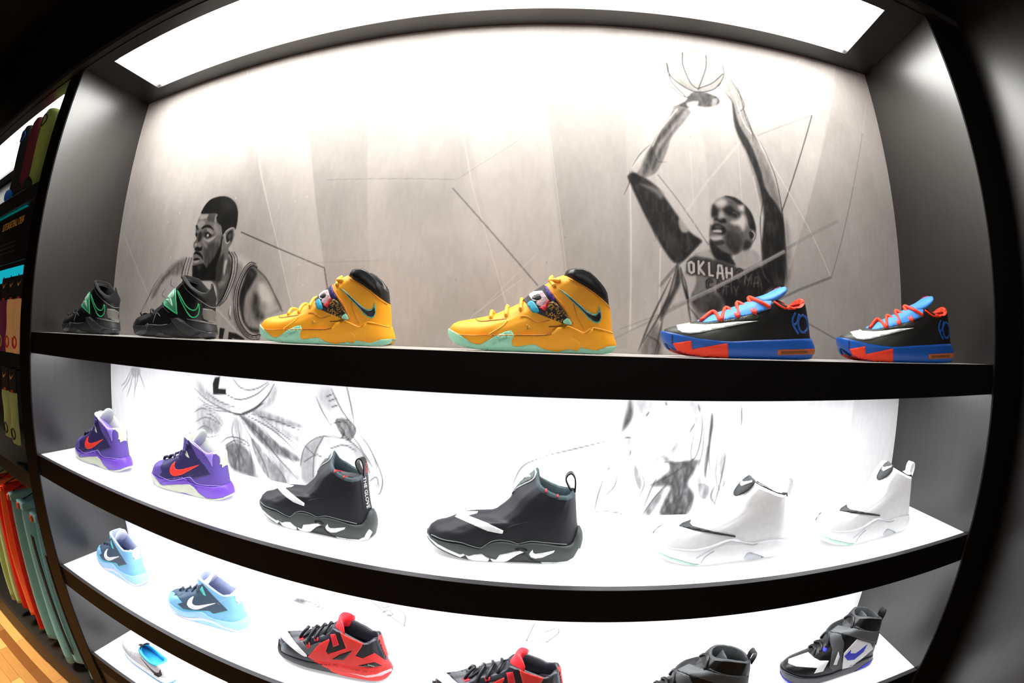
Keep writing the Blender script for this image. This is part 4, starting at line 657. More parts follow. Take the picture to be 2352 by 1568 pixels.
('l',.35,.43447620779659857,1.8901544762059308,.8,0,0,[(38,4397),(42,4394)]),
('l',.35,.35279023015250804,.8010817355348988,.8,0,0,[(2135,3356),(2142,3350)]),
('l',.35,.41990842515253946,.8411561192021364,.8,0,0,[(1169,4546),(1170,4543)]),
('l',.35,.4245175585410674,1.7791004447570036,.8,0,0,[(470,3176),(470,3172)]),
('l',.35,.3236890528210127,1.969864380931143,.8,0,0,[(1114,4504),(1117,4494)]),
('p',.72,.75,6,1,.5,[(-1567,3389),(-1664,3376),(-1758,3313),(-1853,3209),(-1932,3088),(-1820,3120),(-1707,3168),(-1612,3227),(-1572,3298)]),
('p',.22,.6,10,1,.6,[(-1549,3400),(-1645,3381),(-1729,3330),(-1814,3252),(-1851,3189),(-1808,3201),(-1761,3263),(-1684,3309),(-1614,3312),(-1565,3316)]),
('l',.18,.55,3,1.5,1,1,[(-1815,3258),(-1885,3190),(-1962,3095)]),
('l',.18,.55,3,1.5,1,1,[(-1760,3325),(-1857,3234),(-1923,3114)]),
('l',.18,.55,3,1.5,1,1,[(-1632,3368),(-1753,3281),(-1859,3164)]),
('l',.18,.55,3,1.5,1,1,[(-1661,3296),(-1666,3259),(-1622,3233)]),
('l',.18,.55,3,1.5,1,1,[(-1715,3236),(-1742,3200),(-1697,3174)]),
('p',.68,.95,3,0,.25,[(-1554,3303),(-1545,3403),(-1485,3408),(-1466,3347),(-1368,3284),(-1258,3291),(-1195,3416),(-1130,3398),(-1049,3360),(-987,3325),(-1064,3301),(-1093,3219),(-1112,3138),(-1075,3040),(-1002,2977),(-937,2963),(-944,2945),(-1254,2934),(-1269,3280)]),
('p',.88,.7,12,1,.3,[(-1137,3393),(-1057,3366),(-1018,3342),(-1081,3312),(-1110,3242),(-1137,3276)]),
('p',.28,.5,12,1,.4,[(-1131,3353),(-1083,3329),(-1103,3247),(-1121,3154),(-1147,3220)]),
('p',.3,.95,4,1,.4,[(-1377,3290),(-1262,3320),(-1210,3357),(-1192,3396),(-1158,3332),(-1172,3243),(-1205,3177),(-1246,3139),(-1263,3223),(-1323,3274)]),
('p',.62,.7,10,1,.3,[(-1249,3279),(-1201,3289),(-1204,3244),(-1244,3234)]),
('p',.42,1,2,0,.25,[(-1460,3657),(-1327,3640),(-1328,3615),(-1278,3560),(-1261,3515),(-1263,3447),(-1244,3434),(-1203,3443),(-1194,3412),(-1196,3368),(-1205,3309),(-1208,3264),(-1466,3273),(-1478,3352),(-1477,3383),(-1483,3422),(-1473,3443),(-1492,3467),(-1491,3489),(-1470,3510),(-1486,3534),(-1491,3577),(-1485,3605),(-1476,3634)]),
('p',.72,.9,4,1,.2,[(-1463,3651),(-1398,3646),(-1401,3626),(-1464,3623)]),
('p',.68,.8,5,1,.2,[(-1482,3605),(-1434,3615),(-1413,3592),(-1445,3574),(-1474,3578)]),
('p',.26,.8,4,1,.3,[(-1394,3644),(-1337,3639),(-1341,3597),(-1395,3607)]),
('p',.66,.9,3,1,.0,[(-1335,3632),(-1323,3602),(-1334,3565),(-1300,3533),(-1330,3590),(-1339,3610)]),
('p',.56,.8,8,1,.3,[(-1346,3591),(-1283,3563),(-1267,3521),(-1310,3516),(-1334,3549)]),
('p',.2,.8,7,1,.0,[(-1425,3535),(-1396,3555),(-1355,3541),(-1333,3521),(-1371,3505),(-1412,3516)]),
('p',.62,.8,3,1,.0,[(-1396,3564),(-1367,3558),(-1333,3533),(-1347,3525),(-1384,3550)]),
('p',.04,.95,2,1,.0,[(-1436,3573),(-1409,3584),(-1374,3581),(-1345,3561),(-1333,3548),(-1368,3563),(-1406,3570),(-1431,3563)]),
('p',.05,.95,2,1,.0,[(-1404,3530),(-1387,3541),(-1360,3530),(-1348,3516),(-1376,3509),(-1399,3519)]),
('p',.85,.9,1.5,1,.0,[(-1388,3524),(-1376,3531),(-1368,3517),(-1381,3515)]),
('l',.75,.6,1.5,.8,1,0,[(-1395,3547),(-1377,3548),(-1356,3535)]),
('p',.72,.9,3,1,.0,[(-1409,3511),(-1375,3500),(-1314,3514),(-1328,3495),(-1365,3482),(-1394,3491)]),
('p',.05,.9,2,1,.0,[(-1494,3592),(-1477,3587),(-1465,3561),(-1484,3572)]),
('p',.05,.9,2,1,.0,[(-1486,3542),(-1469,3544),(-1469,3524),(-1480,3527)]),
('p',.12,.85,5,1,.0,[(-1460,3540),(-1436,3547),(-1426,3522),(-1435,3498),(-1453,3491),(-1461,3506)]),
('p',.52,.8,4,1,.0,[(-1485,3481),(-1456,3485),(-1436,3482),(-1423,3463),(-1447,3460),(-1477,3464)]),
('p',.85,.7,2,1,.0,[(-1479,3482),(-1466,3483),(-1466,3471),(-1476,3472)]),
('p',.03,.95,2,1,.0,[(-1475,3456),(-1464,3461),(-1448,3464),(-1432,3456),(-1418,3463),(-1414,3441),(-1448,3439),(-1474,3446)]),
('p',.23,.8,8,1,.4,[(-1410,3489),(-1366,3476),(-1312,3480),(-1263,3459),(-1265,3402),(-1297,3355),(-1358,3343),(-1395,3410)]),
('p',.62,.8,6,1,.0,[(-1414,3494),(-1384,3479),(-1370,3453),(-1394,3457)]),
('p',.03,.98,2,1,.0,[(-1480,3422),(-1467,3435),(-1448,3437),(-1411,3417),(-1391,3385),(-1424,3406),(-1455,3421)]),
('p',.45,.9,2,1,.0,[(-1478,3418),(-1455,3420),(-1413,3401),(-1422,3395),(-1475,3395)]),
('p',.02,.95,1.5,1,.0,[(-1480,3392),(-1451,3400),(-1419,3389),(-1454,3384)]),
('p',.68,.9,2,1,.0,[(-1474,3383),(-1423,3386),(-1437,3374),(-1466,3372)]),
('p',.04,.97,4,0,.15,[(-1481,3357),(-1431,3361),(-1385,3367),(-1356,3341),(-1299,3398),(-1267,3460),(-1262,3512),(-1251,3508),(-1252,3446),(-1261,3392),(-1279,3348),(-1273,3266),(-1471,3273)]),
('p',.3,.6,6,1,.0,[(-1435,3356),(-1401,3351),(-1413,3333),(-1434,3334)]),
('l',.5,.6,3,2,1,0,[(-1395,3400),(-1389,3375),(-1361,3346)]),
('p',.05,1,2,1,.1,[(-1461,3658),(-1453,3681),(-1439,3702),(-1403,3730),(-1351,3741),(-1288,3738),(-1236,3720),(-1191,3686),(-1165,3642),(-1157,3598),(-1158,3561),(-1164,3536),(-1178,3547),(-1203,3549),(-1235,3537),(-1256,3513),(-1268,3540),(-1279,3566),(-1310,3588),(-1326,3615),(-1326,3640),(-1399,3649)]),
('p',.36,.45,22,1,.8,[(-1297,3721),(-1234,3710),(-1187,3666),(-1222,3648),(-1255,3645),(-1289,3681)]),
('p',.46,1,2,1,.2,[(-1247,3507),(-1234,3530),(-1194,3546),(-1171,3538),(-1166,3507),(-1174,3477),(-1191,3448),(-1218,3431),(-1244,3434),(-1254,3447)]),
('p',.07,.9,3,1,.0,[(-1223,3520),(-1192,3537),(-1181,3520),(-1182,3478),(-1212,3472),(-1226,3490)]),
('p',.4,.7,3,1,.0,[(-1214,3511),(-1192,3518),(-1190,3494),(-1205,3486)]),
('l',.85,.9,2.5,1,1,0,[(-1241,3518),(-1228,3475),(-1210,3465),(-1196,3477)]),
('l',.8,.8,2.5,1,1,0,[(-1234,3532),(-1203,3547),(-1175,3544),(-1168,3519)]),
('p',.44,.95,3,0,.3,[(-1244,3432),(-1203,3443),(-1194,3412),(-1196,3368),(-1205,3309),(-1208,3264),(-1273,3266),(-1271,3353),(-1256,3401)]),
('p',.16,.85,6,1,.3,[(-1283,3348),(-1251,3395),(-1231,3409),(-1226,3354),(-1234,3265),(-1277,3266)]),
('p',.85,.8,4,1,.0,[(-1217,3369),(-1199,3372),(-1204,3338),(-1212,3297),(-1222,3318)]),
('l',.06,.95,5,.8,1,0,[(-1193,3416),(-1164,3377),(-1160,3304),(-1183,3230),(-1218,3163),(-1254,3130)]),
('l',.75,.95,2.2,.8,1,0,[(-1182,3415),(-1153,3377),(-1149,3304),(-1173,3229),(-1210,3163),(-1248,3130)]),
('l',.06,.95,2.6,.8,1,0,[(-1174,3415),(-1145,3376),(-1141,3303),(-1166,3229),(-1203,3163),(-1244,3130)]),
('l',.75,.95,2.0,.8,1,0,[(-1164,3414),(-1136,3376),(-1132,3303),(-1158,3229),(-1196,3163),(-1239,3130)]),
('l',.08,.95,2.4,.8,1,0,[(-1155,3414),(-1126,3375),(-1123,3303),(-1149,3229),(-1188,3163),(-1234,3130)]),
('l',.08,.9,3.5,.8,1,0,[(-1541,3407),(-1557,3358),(-1571,3292)]),
('l',.75,.9,2.2,.8,1,0,[(-1528,3406),(-1543,3357),(-1558,3291)]),
('l',.08,.9,2.2,.8,1,0,[(-1516,3405),(-1532,3357),(-1546,3291)]),
('l',.7,.9,2,.8,1,0,[(-1505,3405),(-1520,3356),(-1534,3290)]),
('l',.1,.9,2.5,.8,1,0,[(-1492,3404),(-1507,3355),(-1521,3290)]),
('p',.55,.98,3,1,.35,[(-987,3325),(-911,3268),(-849,3183),(-804,3111),(-922,3063),(-941,3031),(-942,2984),(-1003,3004),(-1057,3062),(-1084,3165),(-1059,3257),(-1029,3310)]),
('p',.92,.85,12,1,.3,[(-963,3238),(-915,3237),(-861,3173),(-872,3136),(-942,3158)]),
('p',.86,.7,12,1,.3,[(-893,3147),(-839,3136),(-824,3111),(-902,3084)]),
('p',.09,.95,6,1,.2,[(-1030,3327),(-980,3297),(-1000,3250),(-1044,3180),(-1052,3089),(-1015,3025),(-947,3013),(-949,2994),(-1003,3004),(-1061,3062),(-1091,3165),(-1064,3262)]),
('p',.14,.85,12,1,.4,[(-987,3190),(-954,3169),(-949,3110),(-915,3068),(-964,3063),(-996,3126)]),
('p',.4,.5,10,1,.0,[(-1036,3310),(-991,3298),(-1010,3271)]),
('l',.2,.7,3,2,1,0,[(-986,3319),(-910,3261),(-849,3178),(-800,3103)]),
('l',.06,.95,5.5,.8,1,0,[(-983,3325),(-1021,3335),(-1057,3303),(-1092,3225),(-1100,3148),(-1078,3056),(-1024,2995),(-977,2978),(-935,2984)]),
('l',.8,.95,2.2,.8,1,0,[(-985,3330),(-1023,3340),(-1062,3306),(-1099,3225),(-1107,3148),(-1085,3056),(-1030,2993),(-979,2974),(-935,2980)]),
('l',.06,.95,2.6,.8,1,0,[(-987,3333),(-1026,3343),(-1066,3309),(-1105,3225),(-1113,3148),(-1091,3056),(-1034,2990),(-981,2970),(-934,2975)]),
('l',.75,.95,2.0,.8,1,0,[(-989,3338),(-1028,3347),(-1070,3312),(-1112,3225),(-1120,3149),(-1098,3056),(-1039,2987),(-984,2966),(-934,2971)]),
('l',.08,.95,2.6,.8,1,0,[(-991,3343),(-1031,3352),(-1075,3316),(-1119,3225),(-1127,3149),(-1105,3056),(-1045,2984),(-987,2961),(-934,2965)]),
('p',.05,.95,2,0,.0,[(-1221,3015),(-1183,3011),(-1196,2956),(-1226,2956)]),
('p',.05,.95,2,0,.0,[(-1152,2995),(-1098,2988),(-1041,2965),(-1037,2955),(-1097,2959),(-1128,2963),(-1127,2955),(-1157,2954)]),
('l',.85,.7,4,2,1,0,[(-1248,3111),(-1180,3063),(-1099,3004),(-1034,2966)]),
('l',.15,.7,3,1.5,1,0,[(-1150,3132),(-1159,3094),(-1145,3061)]),
('p',.95,.9,2,1,.0,[(-1155,3127),(-1146,3130),(-1146,3083),(-1154,3088)]),
('p',.22,.6,10,1,.4,[(-1114,3121),(-1078,3040),(-1009,2977),(-1038,2971),(-1100,3023),(-1127,3088)]),
('p',.5,.6,6,1,.2,[(1039,4370),(1069,4434),(1139,4479),(1229,4494),(1301,4452),(1331,4351),(1317,4297),(1248,4235),(1170,4211),(1090,4243),(1044,4299)]),
('p',.36,.5,18,1,.3,[(1095,4287),(1175,4249),(1264,4275),(1323,4336),(1282,4241),(1169,4199),(1099,4226)]),
('l',.14,.85,2.8,1.2,1,0,[(1130,4453),(1123,4369),(1150,4264),(1186,4233)]),
('l',.14,.85,2.8,1.2,1,0,[(1257,4458),(1242,4368),(1186,4233)]),
('l',.14,.85,2.8,1.2,1,0,[(1037,4376),(1045,4306),(1091,4252),(1171,4214),(1260,4240),(1310,4289)]),
('l',.14,.85,2.8,1.2,1,0,[(1186,4236),(1265,4282),(1333,4351)]),
('l',.14,.85,2.8,1.2,1,0,[(1342,4406),(1335,4339),(1296,4268)]),
('l',.14,.85,2.8,1.2,1,0,[(1041,4370),(1051,4263),(1114,4179)]),
('l',.4,.5,2,1.5,1,0,[(1249,4324),(1277,4368),(1297,4351)]),
('l',.4,.5,2,1.5,1,0,[(1252,4305),(1284,4336),(1314,4387)]),
('l',.4,.5,2,1.5,1,0,[(1176,4430),(1195,4406),(1220,4431)]),
('p',.14,.9,4,1,.4,[(1131,4188),(1182,4219),(1276,4203),(1284,4162),(1214,4131),(1151,4131),(1085,4091),(1062,4114),(1112,4155)]),
('p',.85,.8,4,1,.0,[(1121,4144),(1175,4161),(1167,4133),(1124,4121)]),
('p',.7,.7,3,1,.0,[(1252,4181),(1280,4192),(1270,4154),(1247,4144)]),
('l',.2,.8,2.5,1.5,1,0,[(1047,4231),(1104,4178),(1167,4187)]),
('p',.48,.92,3,1,.4,[(1057,4122),(1033,4076),(954,3946),(901,3851),(829,3760),(839,3716),(895,3732),(946,3766),(1000,3876),(1024,3942),(1103,4048),(1132,4101)]),
('p',.12,.85,6,1,.5,[(1101,4101),(1010,3973),(953,3892),(909,3775),(877,3733),(898,3825),(969,3953),(1052,4064)]),
('p',.2,.7,5,1,.4,[(1058,4011),(1001,3918),(940,3788),(921,3776),(959,3872)]),
('p',.88,.8,4,1,.0,[(832,3790),(892,3856),(880,3804),(845,3741)]),
('l',.85,.7,3,2,1,0,[(1066,4103),(976,3980),(932,3890)]),
('p',.1,.97,4,1,.25,[(816,3724),(877,3733),(942,3689),(969,3652),(1031,3561),(1086,3490),(1138,3457),(1120,3432),(1028,3347),(967,3400),(907,3506),(863,3597)]),
('p',.55,.75,6,1,.3,[(866,3698),(930,3659),(957,3632),(972,3662),(940,3684)]),
('p',.75,.85,4,1,.0,[(1043,3552),(1079,3499),(1050,3487),(1033,3523)]),
('p',.35,.5,10,1,.4,[(980,3483),(1035,3440),(996,3392),(970,3445)]),
('p',.03,.9,4,1,.0,[(810,3729),(840,3751),(867,3723),(834,3691)]),
('l',.25,.6,2.5,1.5,1,1,[(822,3759),(816,3700),(791,3640)]),
('l',.25,.6,2.5,1.5,1,1,[(839,3701),(890,3570),(933,3443)]),
('l',.25,.6,2.5,1.5,1,1,[(832,3780),(872,3844),(923,3900)]),
('l',.25,.6,2.5,1.5,1,1,[(932,3890),(947,3819),(989,3812)]),
('p',.45,.7,4,1,.5,[(1325,4238),(1367,4329),(1402,4287),(1421,4191),(1420,4107),(1469,3978),(1526,3812),(1558,3661),(1563,3542),(1563,3302),(1471,3268),(1430,3386),(1453,3579),(1431,3737),(1400,3880),(1353,4027),(1355,4156)]),
('p',.09,.95,4,1,.25,[(1359,4180),(1379,4054),(1429,3949),(1463,3825),(1485,3724),(1550,3640),(1565,3532),(1548,3273),(1465,3263),(1434,3433),(1459,3600),(1445,3760),(1403,3902),(1355,4039)]),
('p',.45,.6,5,1,.4,[(1446,3997),(1494,3850),(1539,3700),(1549,3630),(1511,3706),(1471,3847)]),
('l',.15,.75,2.6,1.3,1,1,[(1367,4332),(1413,4226),(1421,4167),(1381,4124)]),
('l',.15,.75,2.6,1.3,1,1,[(1325,4238),(1361,4181),(1365,4052)]),
('l',.15,.75,2.6,1.3,1,1,[(1402,4300),(1411,4214),(1425,4085),(1475,3956)]),
('l',.15,.75,2.6,1.3,1,1,[(1484,3980),(1544,3794),(1564,3552),(1563,3302)]),
('l',.15,.75,2.6,1.3,1,1,[(1415,4166),(1442,4041),(1443,3974)]),
('l',.15,.75,2.6,1.3,1,1,[(1474,3722),(1438,3578),(1435,3443)]),
('l',.9,.7,3,1.5,1,0,[(1378,4220),(1402,4081),(1438,4018)]),
('l',.88,.5,3,2,1,0,[(1420,3788),(1442,3618),(1446,3579)]),
('p',.35,.5,10,1,.6,[(1580,3593),(1594,3399),(1578,3303),(1549,3282)]),
('p',.36,.9,4,0,.3,[(1107,3393),(1176,3416),(1201,3381),(1298,3352),(1350,3341),(1405,3367),(1462,3320),(1494,3249),(1459,3175),(1142,3139),(1097,3179),(1064,3260),(1061,3309)]),
('p',.8,.9,4,1,.2,[(1061,3300),(1105,3304),(1107,3263),(1084,3213),(1070,3219)]),
('p',.76,.85,6,1,.3,[(1107,3389),(1160,3420),(1198,3381),(1152,3378),(1122,3380)]),
('p',.06,.95,6,1,.25,[(1210,3258),(1273,3290),(1338,3325),(1404,3358),(1448,3356),(1486,3285),(1451,3247),(1401,3208),(1296,3181),(1257,3165),(1233,3199)]),
('p',.14,.8,8,1,.4,[(1086,3185),(1127,3208),(1172,3231),(1226,3199),(1218,3150),(1127,3139)]),
('p',.55,.7,8,1,.3,[(1113,3298),(1143,3296),(1157,3244),(1108,3221),(1090,3199),(1120,3256)]),
('p',.22,.9,4,1,.3,[(1065,3344),(1099,3382),(1190,3373),(1298,3349),(1293,3309),(1242,3281),(1143,3303),(1076,3299)]),
('p',.07,.95,3,1,.0,[(1039,3329),(1050,3267),(1064,3229),(1075,3198),(1066,3191),(1053,3232),(1042,3277)]),
('l',.04,.9,9.5,1.2,0,0,[(1077,3317),(1076,3352),(1087,3358),(1098,3350),(1098,3315),(1088,3309),(1077,3317)]),
('l',.82,.95,5.5,.8,0,0,[(1077,3317),(1076,3352),(1087,3358),(1098,3350),(1098,3315),(1088,3309),(1077,3317)]),
('l',.04,.9,9.5,1.2,0,0,[(1122,3309),(1121,3362)]),
('l',.04,.9,9.5,1.2,0,0,[(1144,3360),(1124,3333),(1147,3306)]),
('l',.82,.95,5.5,.8,0,0,[(1122,3309),(1121,3362)]),
('l',.82,.95,5.5,.8,0,0,[(1144,3360),(1124,3333),(1147,3306)]),
('l',.04,.9,9.5,1.2,0,0,[(1170,3358),(1171,3305),(1188,3303)]),
('l',.82,.95,5.5,.8,0,0,[(1170,3358),(1171,3305),(1188,3303)]),
('l',.04,.9,9.5,1.2,0,0,[(1209,3295),(1215,3351),(1230,3350),(1237,3292)]),
('l',.04,.9,9.5,1.2,0,0,[(1211,3317),(1234,3315)]),
('l',.82,.95,5.5,.8,0,0,[(1209,3295),(1215,3351),(1230,3350),(1237,3292)]),
('l',.82,.95,5.5,.8,0,0,[(1211,3317),(1234,3315)]),
('l',.04,.9,9.5,1.2,0,0,[(1254,3299),(1253,3342)]),
('l',.04,.9,9.5,1.2,0,0,[(1280,3297),(1279,3340)]),
('l',.04,.9,9.5,1.2,0,0,[(1253,3321),(1279,3318)]),
('l',.82,.95,5.5,.8,0,0,[(1254,3299),(1253,3342)]),
('l',.82,.95,5.5,.8,0,0,[(1280,3297),(1279,3340)]),
('l',.82,.95,5.5,.8,0,0,[(1253,3321),(1279,3318)]),
('l',.04,.9,8.5,1.2,0,0,[(1303,3301),(1305,3329),(1317,3338),(1327,3335),(1325,3307),(1313,3298),(1303,3301)]),
('l',.5,.5,4.5,.8,0,0,[(1303,3301),(1305,3329),(1317,3338),(1327,3335),(1325,3307),(1313,3298),(1303,3301)]),
('l',.04,.9,8.5,1.2,0,0,[(1343,3273),(1346,3316),(1360,3292),(1377,3320),(1375,3277)]),
('l',.5,.5,4.5,.8,0,0,[(1343,3273),(1346,3316),(1360,3292),(1377,3320),(1375,3277)]),
('l',.04,.9,8.5,1.2,0,0,[(1388,3265),(1396,3309),(1409,3311),(1412,3268)]),
('l',.04,.9,8.5,1.2,0,0,[(1391,3282),(1411,3286)]),
('l',.5,.5,4.5,.8,0,0,[(1388,3265),(1396,3309),(1409,3311),(1412,3268)]),
('l',.5,.5,4.5,.8,0,0,[(1391,3282),(1411,3286)]),
('l',.04,.9,8.5,1.2,0,0,[(1180,3278),(1171,3283),(1161,3275),(1162,3252),(1172,3244),(1181,3247)]),
('l',.5,.45,4.5,.8,0,0,[(1180,3278),(1171,3283),(1161,3275),(1162,3252),(1172,3244),(1181,3247)]),
('l',.04,.9,8.5,1.2,0,0,[(1214,3240),(1213,3275)]),
('l',.5,.45,4.5,.8,0,0,[(1214,3240),(1213,3275)]),
('l',.04,.9,8.5,1.2,0,0,[(1241,3259),(1262,3261)]),
('l',.04,.9,8.5,1.2,0,0,[(1252,3260),(1252,3225)]),
('l',.5,.45,4.5,.8,0,0,[(1241,3259),(1262,3261)]),
('l',.5,.45,4.5,.8,0,0,[(1252,3260),(1252,3225)]),
('l',.04,.9,8.5,1.2,0,0,[(1288,3262),(1299,3243),(1310,3263)]),
('l',.04,.9,8.5,1.2,0,0,[(1299,3243),(1299,3224)]),
('l',.5,.45,4.5,.8,0,0,[(1288,3262),(1299,3243),(1310,3263)]),
('l',.5,.45,4.5,.8,0,0,[(1299,3243),(1299,3224)]),
('l',.55,.5,3,2,1,1,[(1297,3316),(1321,3282)]),
('l',.55,.5,3,2,1,1,[(1350,3312),(1337,3276)]),
('l',.55,.5,3,2,1,1,[(1370,3307),(1357,3266)]),
('l',.55,.5,3,2,1,1,[(1404,3345),(1423,3288),(1430,3249)]),
('l',.55,.5,3,2,1,1,[(1433,3355),(1445,3319),(1478,3285)]),
('l',.55,.5,3,2,1,1,[(1273,3279),(1280,3226)]),
('l',.55,.5,3,2,1,1,[(1242,3270),(1233,3220)]),
('l',.62,.8,9,1.5,0,0,[(1010,3161),(1072,3188),(1180,3242),(1249,3278),(1338,3324),(1421,3368),(1554,3439)]),
('l',.85,.4,2,.8,0,0,[(1010,3165),(1180,3245),(1338,3327),(1554,3442)]),
('p',.05,.97,4,1,.2,[(1180,3463),(1247,3465),(1301,3425),(1276,3398),(1299,3358),(1244,3368),(1201,3381),(1180,3420)]),
('p',.66,.85,5,1,.3,[(1300,3396),(1333,3424),(1383,3435),(1423,3409),(1407,3371),(1351,3349),(1301,3356)]),
('p',.12,.7,6,1,.0,[(1261,3404),(1293,3417),(1275,3379),(1295,3359),(1259,3367)]),
('p',.42,1,3,1,.2,[(1201,3625),(1223,3654),(1268,3674),(1317,3671),(1356,3648),(1390,3609),(1407,3557),(1408,3516),(1398,3477),(1375,3442),(1350,3436),(1300,3403),(1245,3413),(1185,3452),(1175,3481),(1181,3526),(1192,3582)]),
('p',.12,.9,6,1,.35,[(1265,3510),(1297,3506),(1325,3493),(1328,3449),(1300,3408),(1262,3440),(1254,3480)]),
('p',.28,.7,10,1,.4,[(1267,3533),(1323,3538),(1344,3480),(1326,3434),(1279,3475)]),
('p',.08,.97,3,1,.2,[(1264,3674),(1312,3671),(1355,3645),(1390,3609),(1408,3557),(1409,3520),(1390,3520),(1375,3545),(1368,3580),(1350,3617),(1323,3643),(1295,3661)]),
('p',.45,.6,10,1,.5,[(1354,3629),(1373,3600),(1382,3559),(1370,3565),(1352,3605)]),
('p',.3,.6,10,1,.4,[(1259,3657),(1307,3658),(1330,3634),(1289,3633)]),
('p',.82,.9,8,1,.0,[(1214,3643),(1251,3660),(1271,3647),(1256,3622),(1221,3622)]),
('p',.07,.92,6,1,.0,[(1200,3624),(1220,3611),(1232,3586),(1206,3568),(1191,3580)]),
('p',.07,.92,6,1,.0,[(1254,3614),(1289,3630),(1312,3609),(1333,3594),(1330,3574),(1301,3577),(1276,3583),(1256,3594)]),
('l',.5,.6,3,2,1,0,[(1299,3600),(1317,3594),(1322,3579)]),
('p',.72,.85,6,1,.0,[(1227,3593),(1247,3597),(1253,3571),(1229,3570)]),
('p',.04,.95,4,1,.0,[(1200,3556),(1214,3567),(1229,3559),(1253,3566),(1262,3550),(1236,3543),(1216,3553)]),
('p',.88,.9,7,1,.0,[(1284,3553),(1317,3567),(1347,3595),(1363,3564),(1346,3519),(1325,3538),(1299,3542)]),
('p',.88,.9,6,1,.0,[(1329,3634),(1355,3640),(1355,3612),(1333,3614)]),
('p',.86,.9,5,1,.0,[(1182,3551),(1196,3562),(1195,3533),(1184,3535)]),
('p',.04,.95,4,1,.0,[(1194,3530),(1220,3540),(1248,3528),(1259,3510),(1241,3492),(1198,3496),(1189,3511)]),
('p',.35,.8,4,1,.0,[(1203,3527),(1223,3533),(1238,3523),(1211,3517)]),
('p',.82,.9,3,1,.0,[(1194,3506),(1214,3512),(1234,3511),(1235,3500),(1198,3498)]),
('p',.82,.9,6,1,.0,[(1186,3477),(1232,3483),(1234,3467),(1200,3459),(1181,3466)]),
('p',.04,.6,3,1,.0,[(1179,3467),(1200,3458),(1236,3466),(1247,3450),(1192,3438)]),
('p',.42,1,3,1,.0,[(1371,3527),(1396,3527),(1411,3512),(1403,3484),(1385,3474),(1368,3490)]),
('p',.05,.9,3,1,.0,[(1375,3512),(1393,3518),(1395,3495),(1381,3483)]),
('l',.85,.8,2.5,1,1,0,[(1390,3520),(1403,3504),(1392,3480)]),
('p',.1,.8,5,1,.0,[(1352,3473),(1380,3468),(1371,3438),(1342,3428)]),
('l',.12,.7,4,2,1,1,[(1024,3349),(986,3214),(942,3116),(873,3002)]),
('l',.12,.7,4,2,1,1,[(1037,3332),(1065,3244),(1074,3157),(1090,3078)]),
('l',.12,.7,4,2,1,1,[(995,3285),(906,3098),(856,2967)]),
('l',.12,.7,4,2,1,1,[(1074,3165),(1127,3097),(1119,3044)]),
('l',.12,.7,4,2,1,1,[(960,3108),(928,2952)]),
('l',.12,.7,4,2,1,1,[(1110,3027),(1056,2955)]),
('l',.12,.7,4,2,1,1,[(890,3037),(944,3004),(937,2952)]),
('l',.12,.7,4,2,1,1,[(1127,3080),(1204,3100),(1184,3153)]),
('p',.12,.85,5,1,.3,[(1024,3340),(1004,3241),(955,3152),(951,3099),(996,3179),(1037,3269)]),
('p',.3,.6,8,1,.6,[(881,3019),(942,3090),(955,2953),(875,2950)]),
('p',.35,.6,8,1,.5,[(1107,3193),(1164,3223),(1146,3116),(1108,3097)]),
('l',.15,1,4,1.5,1,1,[(-2037,2750),(-2088,2670),(-2174,2596)]),
('l',.15,1,4,1.5,1,1,[(-2027,2744),(-2067,2644),(-2121,2558)]),
('l',.15,1,4,1.5,1,1,[(-2006,2746),(-2014,2648),(-2033,2556)]),
('l',.15,1,4,1.5,1,1,[(-1985,2747),(-1981,2699),(-2016,2613)]),
('l',.15,1,4,1.5,1,1,[(-1973,2741),(-1936,2689),(-1901,2631)]),
('l',.15,1,4,1.5,1,1,[(-2059,2735),(-2129,2660),(-2187,2626)]),
('p',.259,.77,5.2,1,.4,[(-2059,2749),(-1955,2756),(-1968,2707),(-2033,2695)]),
('p',.08879999999999999,.9900000000000001,2.6,0,.0,[(-1251,2750),(-1213,2758),(-1226,2695),(-1169,2696),(-1169,2667),(-1267,2659),(-1269,2716)]),
('l',.18,.9375,5,1.5,1,1,[(-1421,2679),(-1321,2627),(-1184,2587),(-1070,2572),(-977,2608),(-887,2678),(-837,2748)]),
('l',.18,.9375,7,1.5,1,1,[(-1070,2572),(-992,2600),(-902,2649)]),
('l',.18,.9375,3,1.5,1,1,[(-1394,2632),(-1304,2598),(-1118,2576)]),
('l',.18,.9375,3,1.5,1,1,[(-1214,2685),(-1084,2649),(-960,2683),(-872,2745)]),
('l',.18,.9375,3,1.5,1,1,[(-1437,2541),(-1360,2574),(-1253,2561)]),
('l',.18,.9375,3,1.5,1,1,[(-1421,2493),(-1326,2529),(-1222,2505)]),
('l',.18,.9375,3,1.5,1,1,[(-1416,2443),(-1348,2477),(-1277,2461)]),
('l',.18,.9375,3.5,1.5,1,1,[(-1230,2394),(-1159,2440),(-1062,2441),(-1002,2414)]),
('l',.18,.9375,3,1.5,1,1,[(-1197,2386),(-1111,2429),(-1017,2411)]),
('l',.18,.9375,4,1.5,1,1,[(-1071,2563),(-938,2480),(-829,2379),(-712,2281)]),
('l',.18,.9375,3.5,1.5,1,1,[(-1056,2536),(-971,2418),(-918,2331),(-896,2251)]),
('l',.18,.9375,3.5,1.5,1,1,[(-1024,2574),(-849,2514),(-704,2419)]),
('l',.18,.9375,3,1.5,1,1,[(-993,2583),(-819,2562),(-686,2532)]),
('l',.18,.9375,3,1.5,1,1,[(-1121,2529),(-1126,2445),(-1014,2268)]),
('p',.26639999999999997,.8800000000000001,7.800000000000001,1,.5,[(-1071,2567),(-979,2544),(-851,2468),(-704,2402),(-713,2372),(-856,2399),(-968,2465)]),
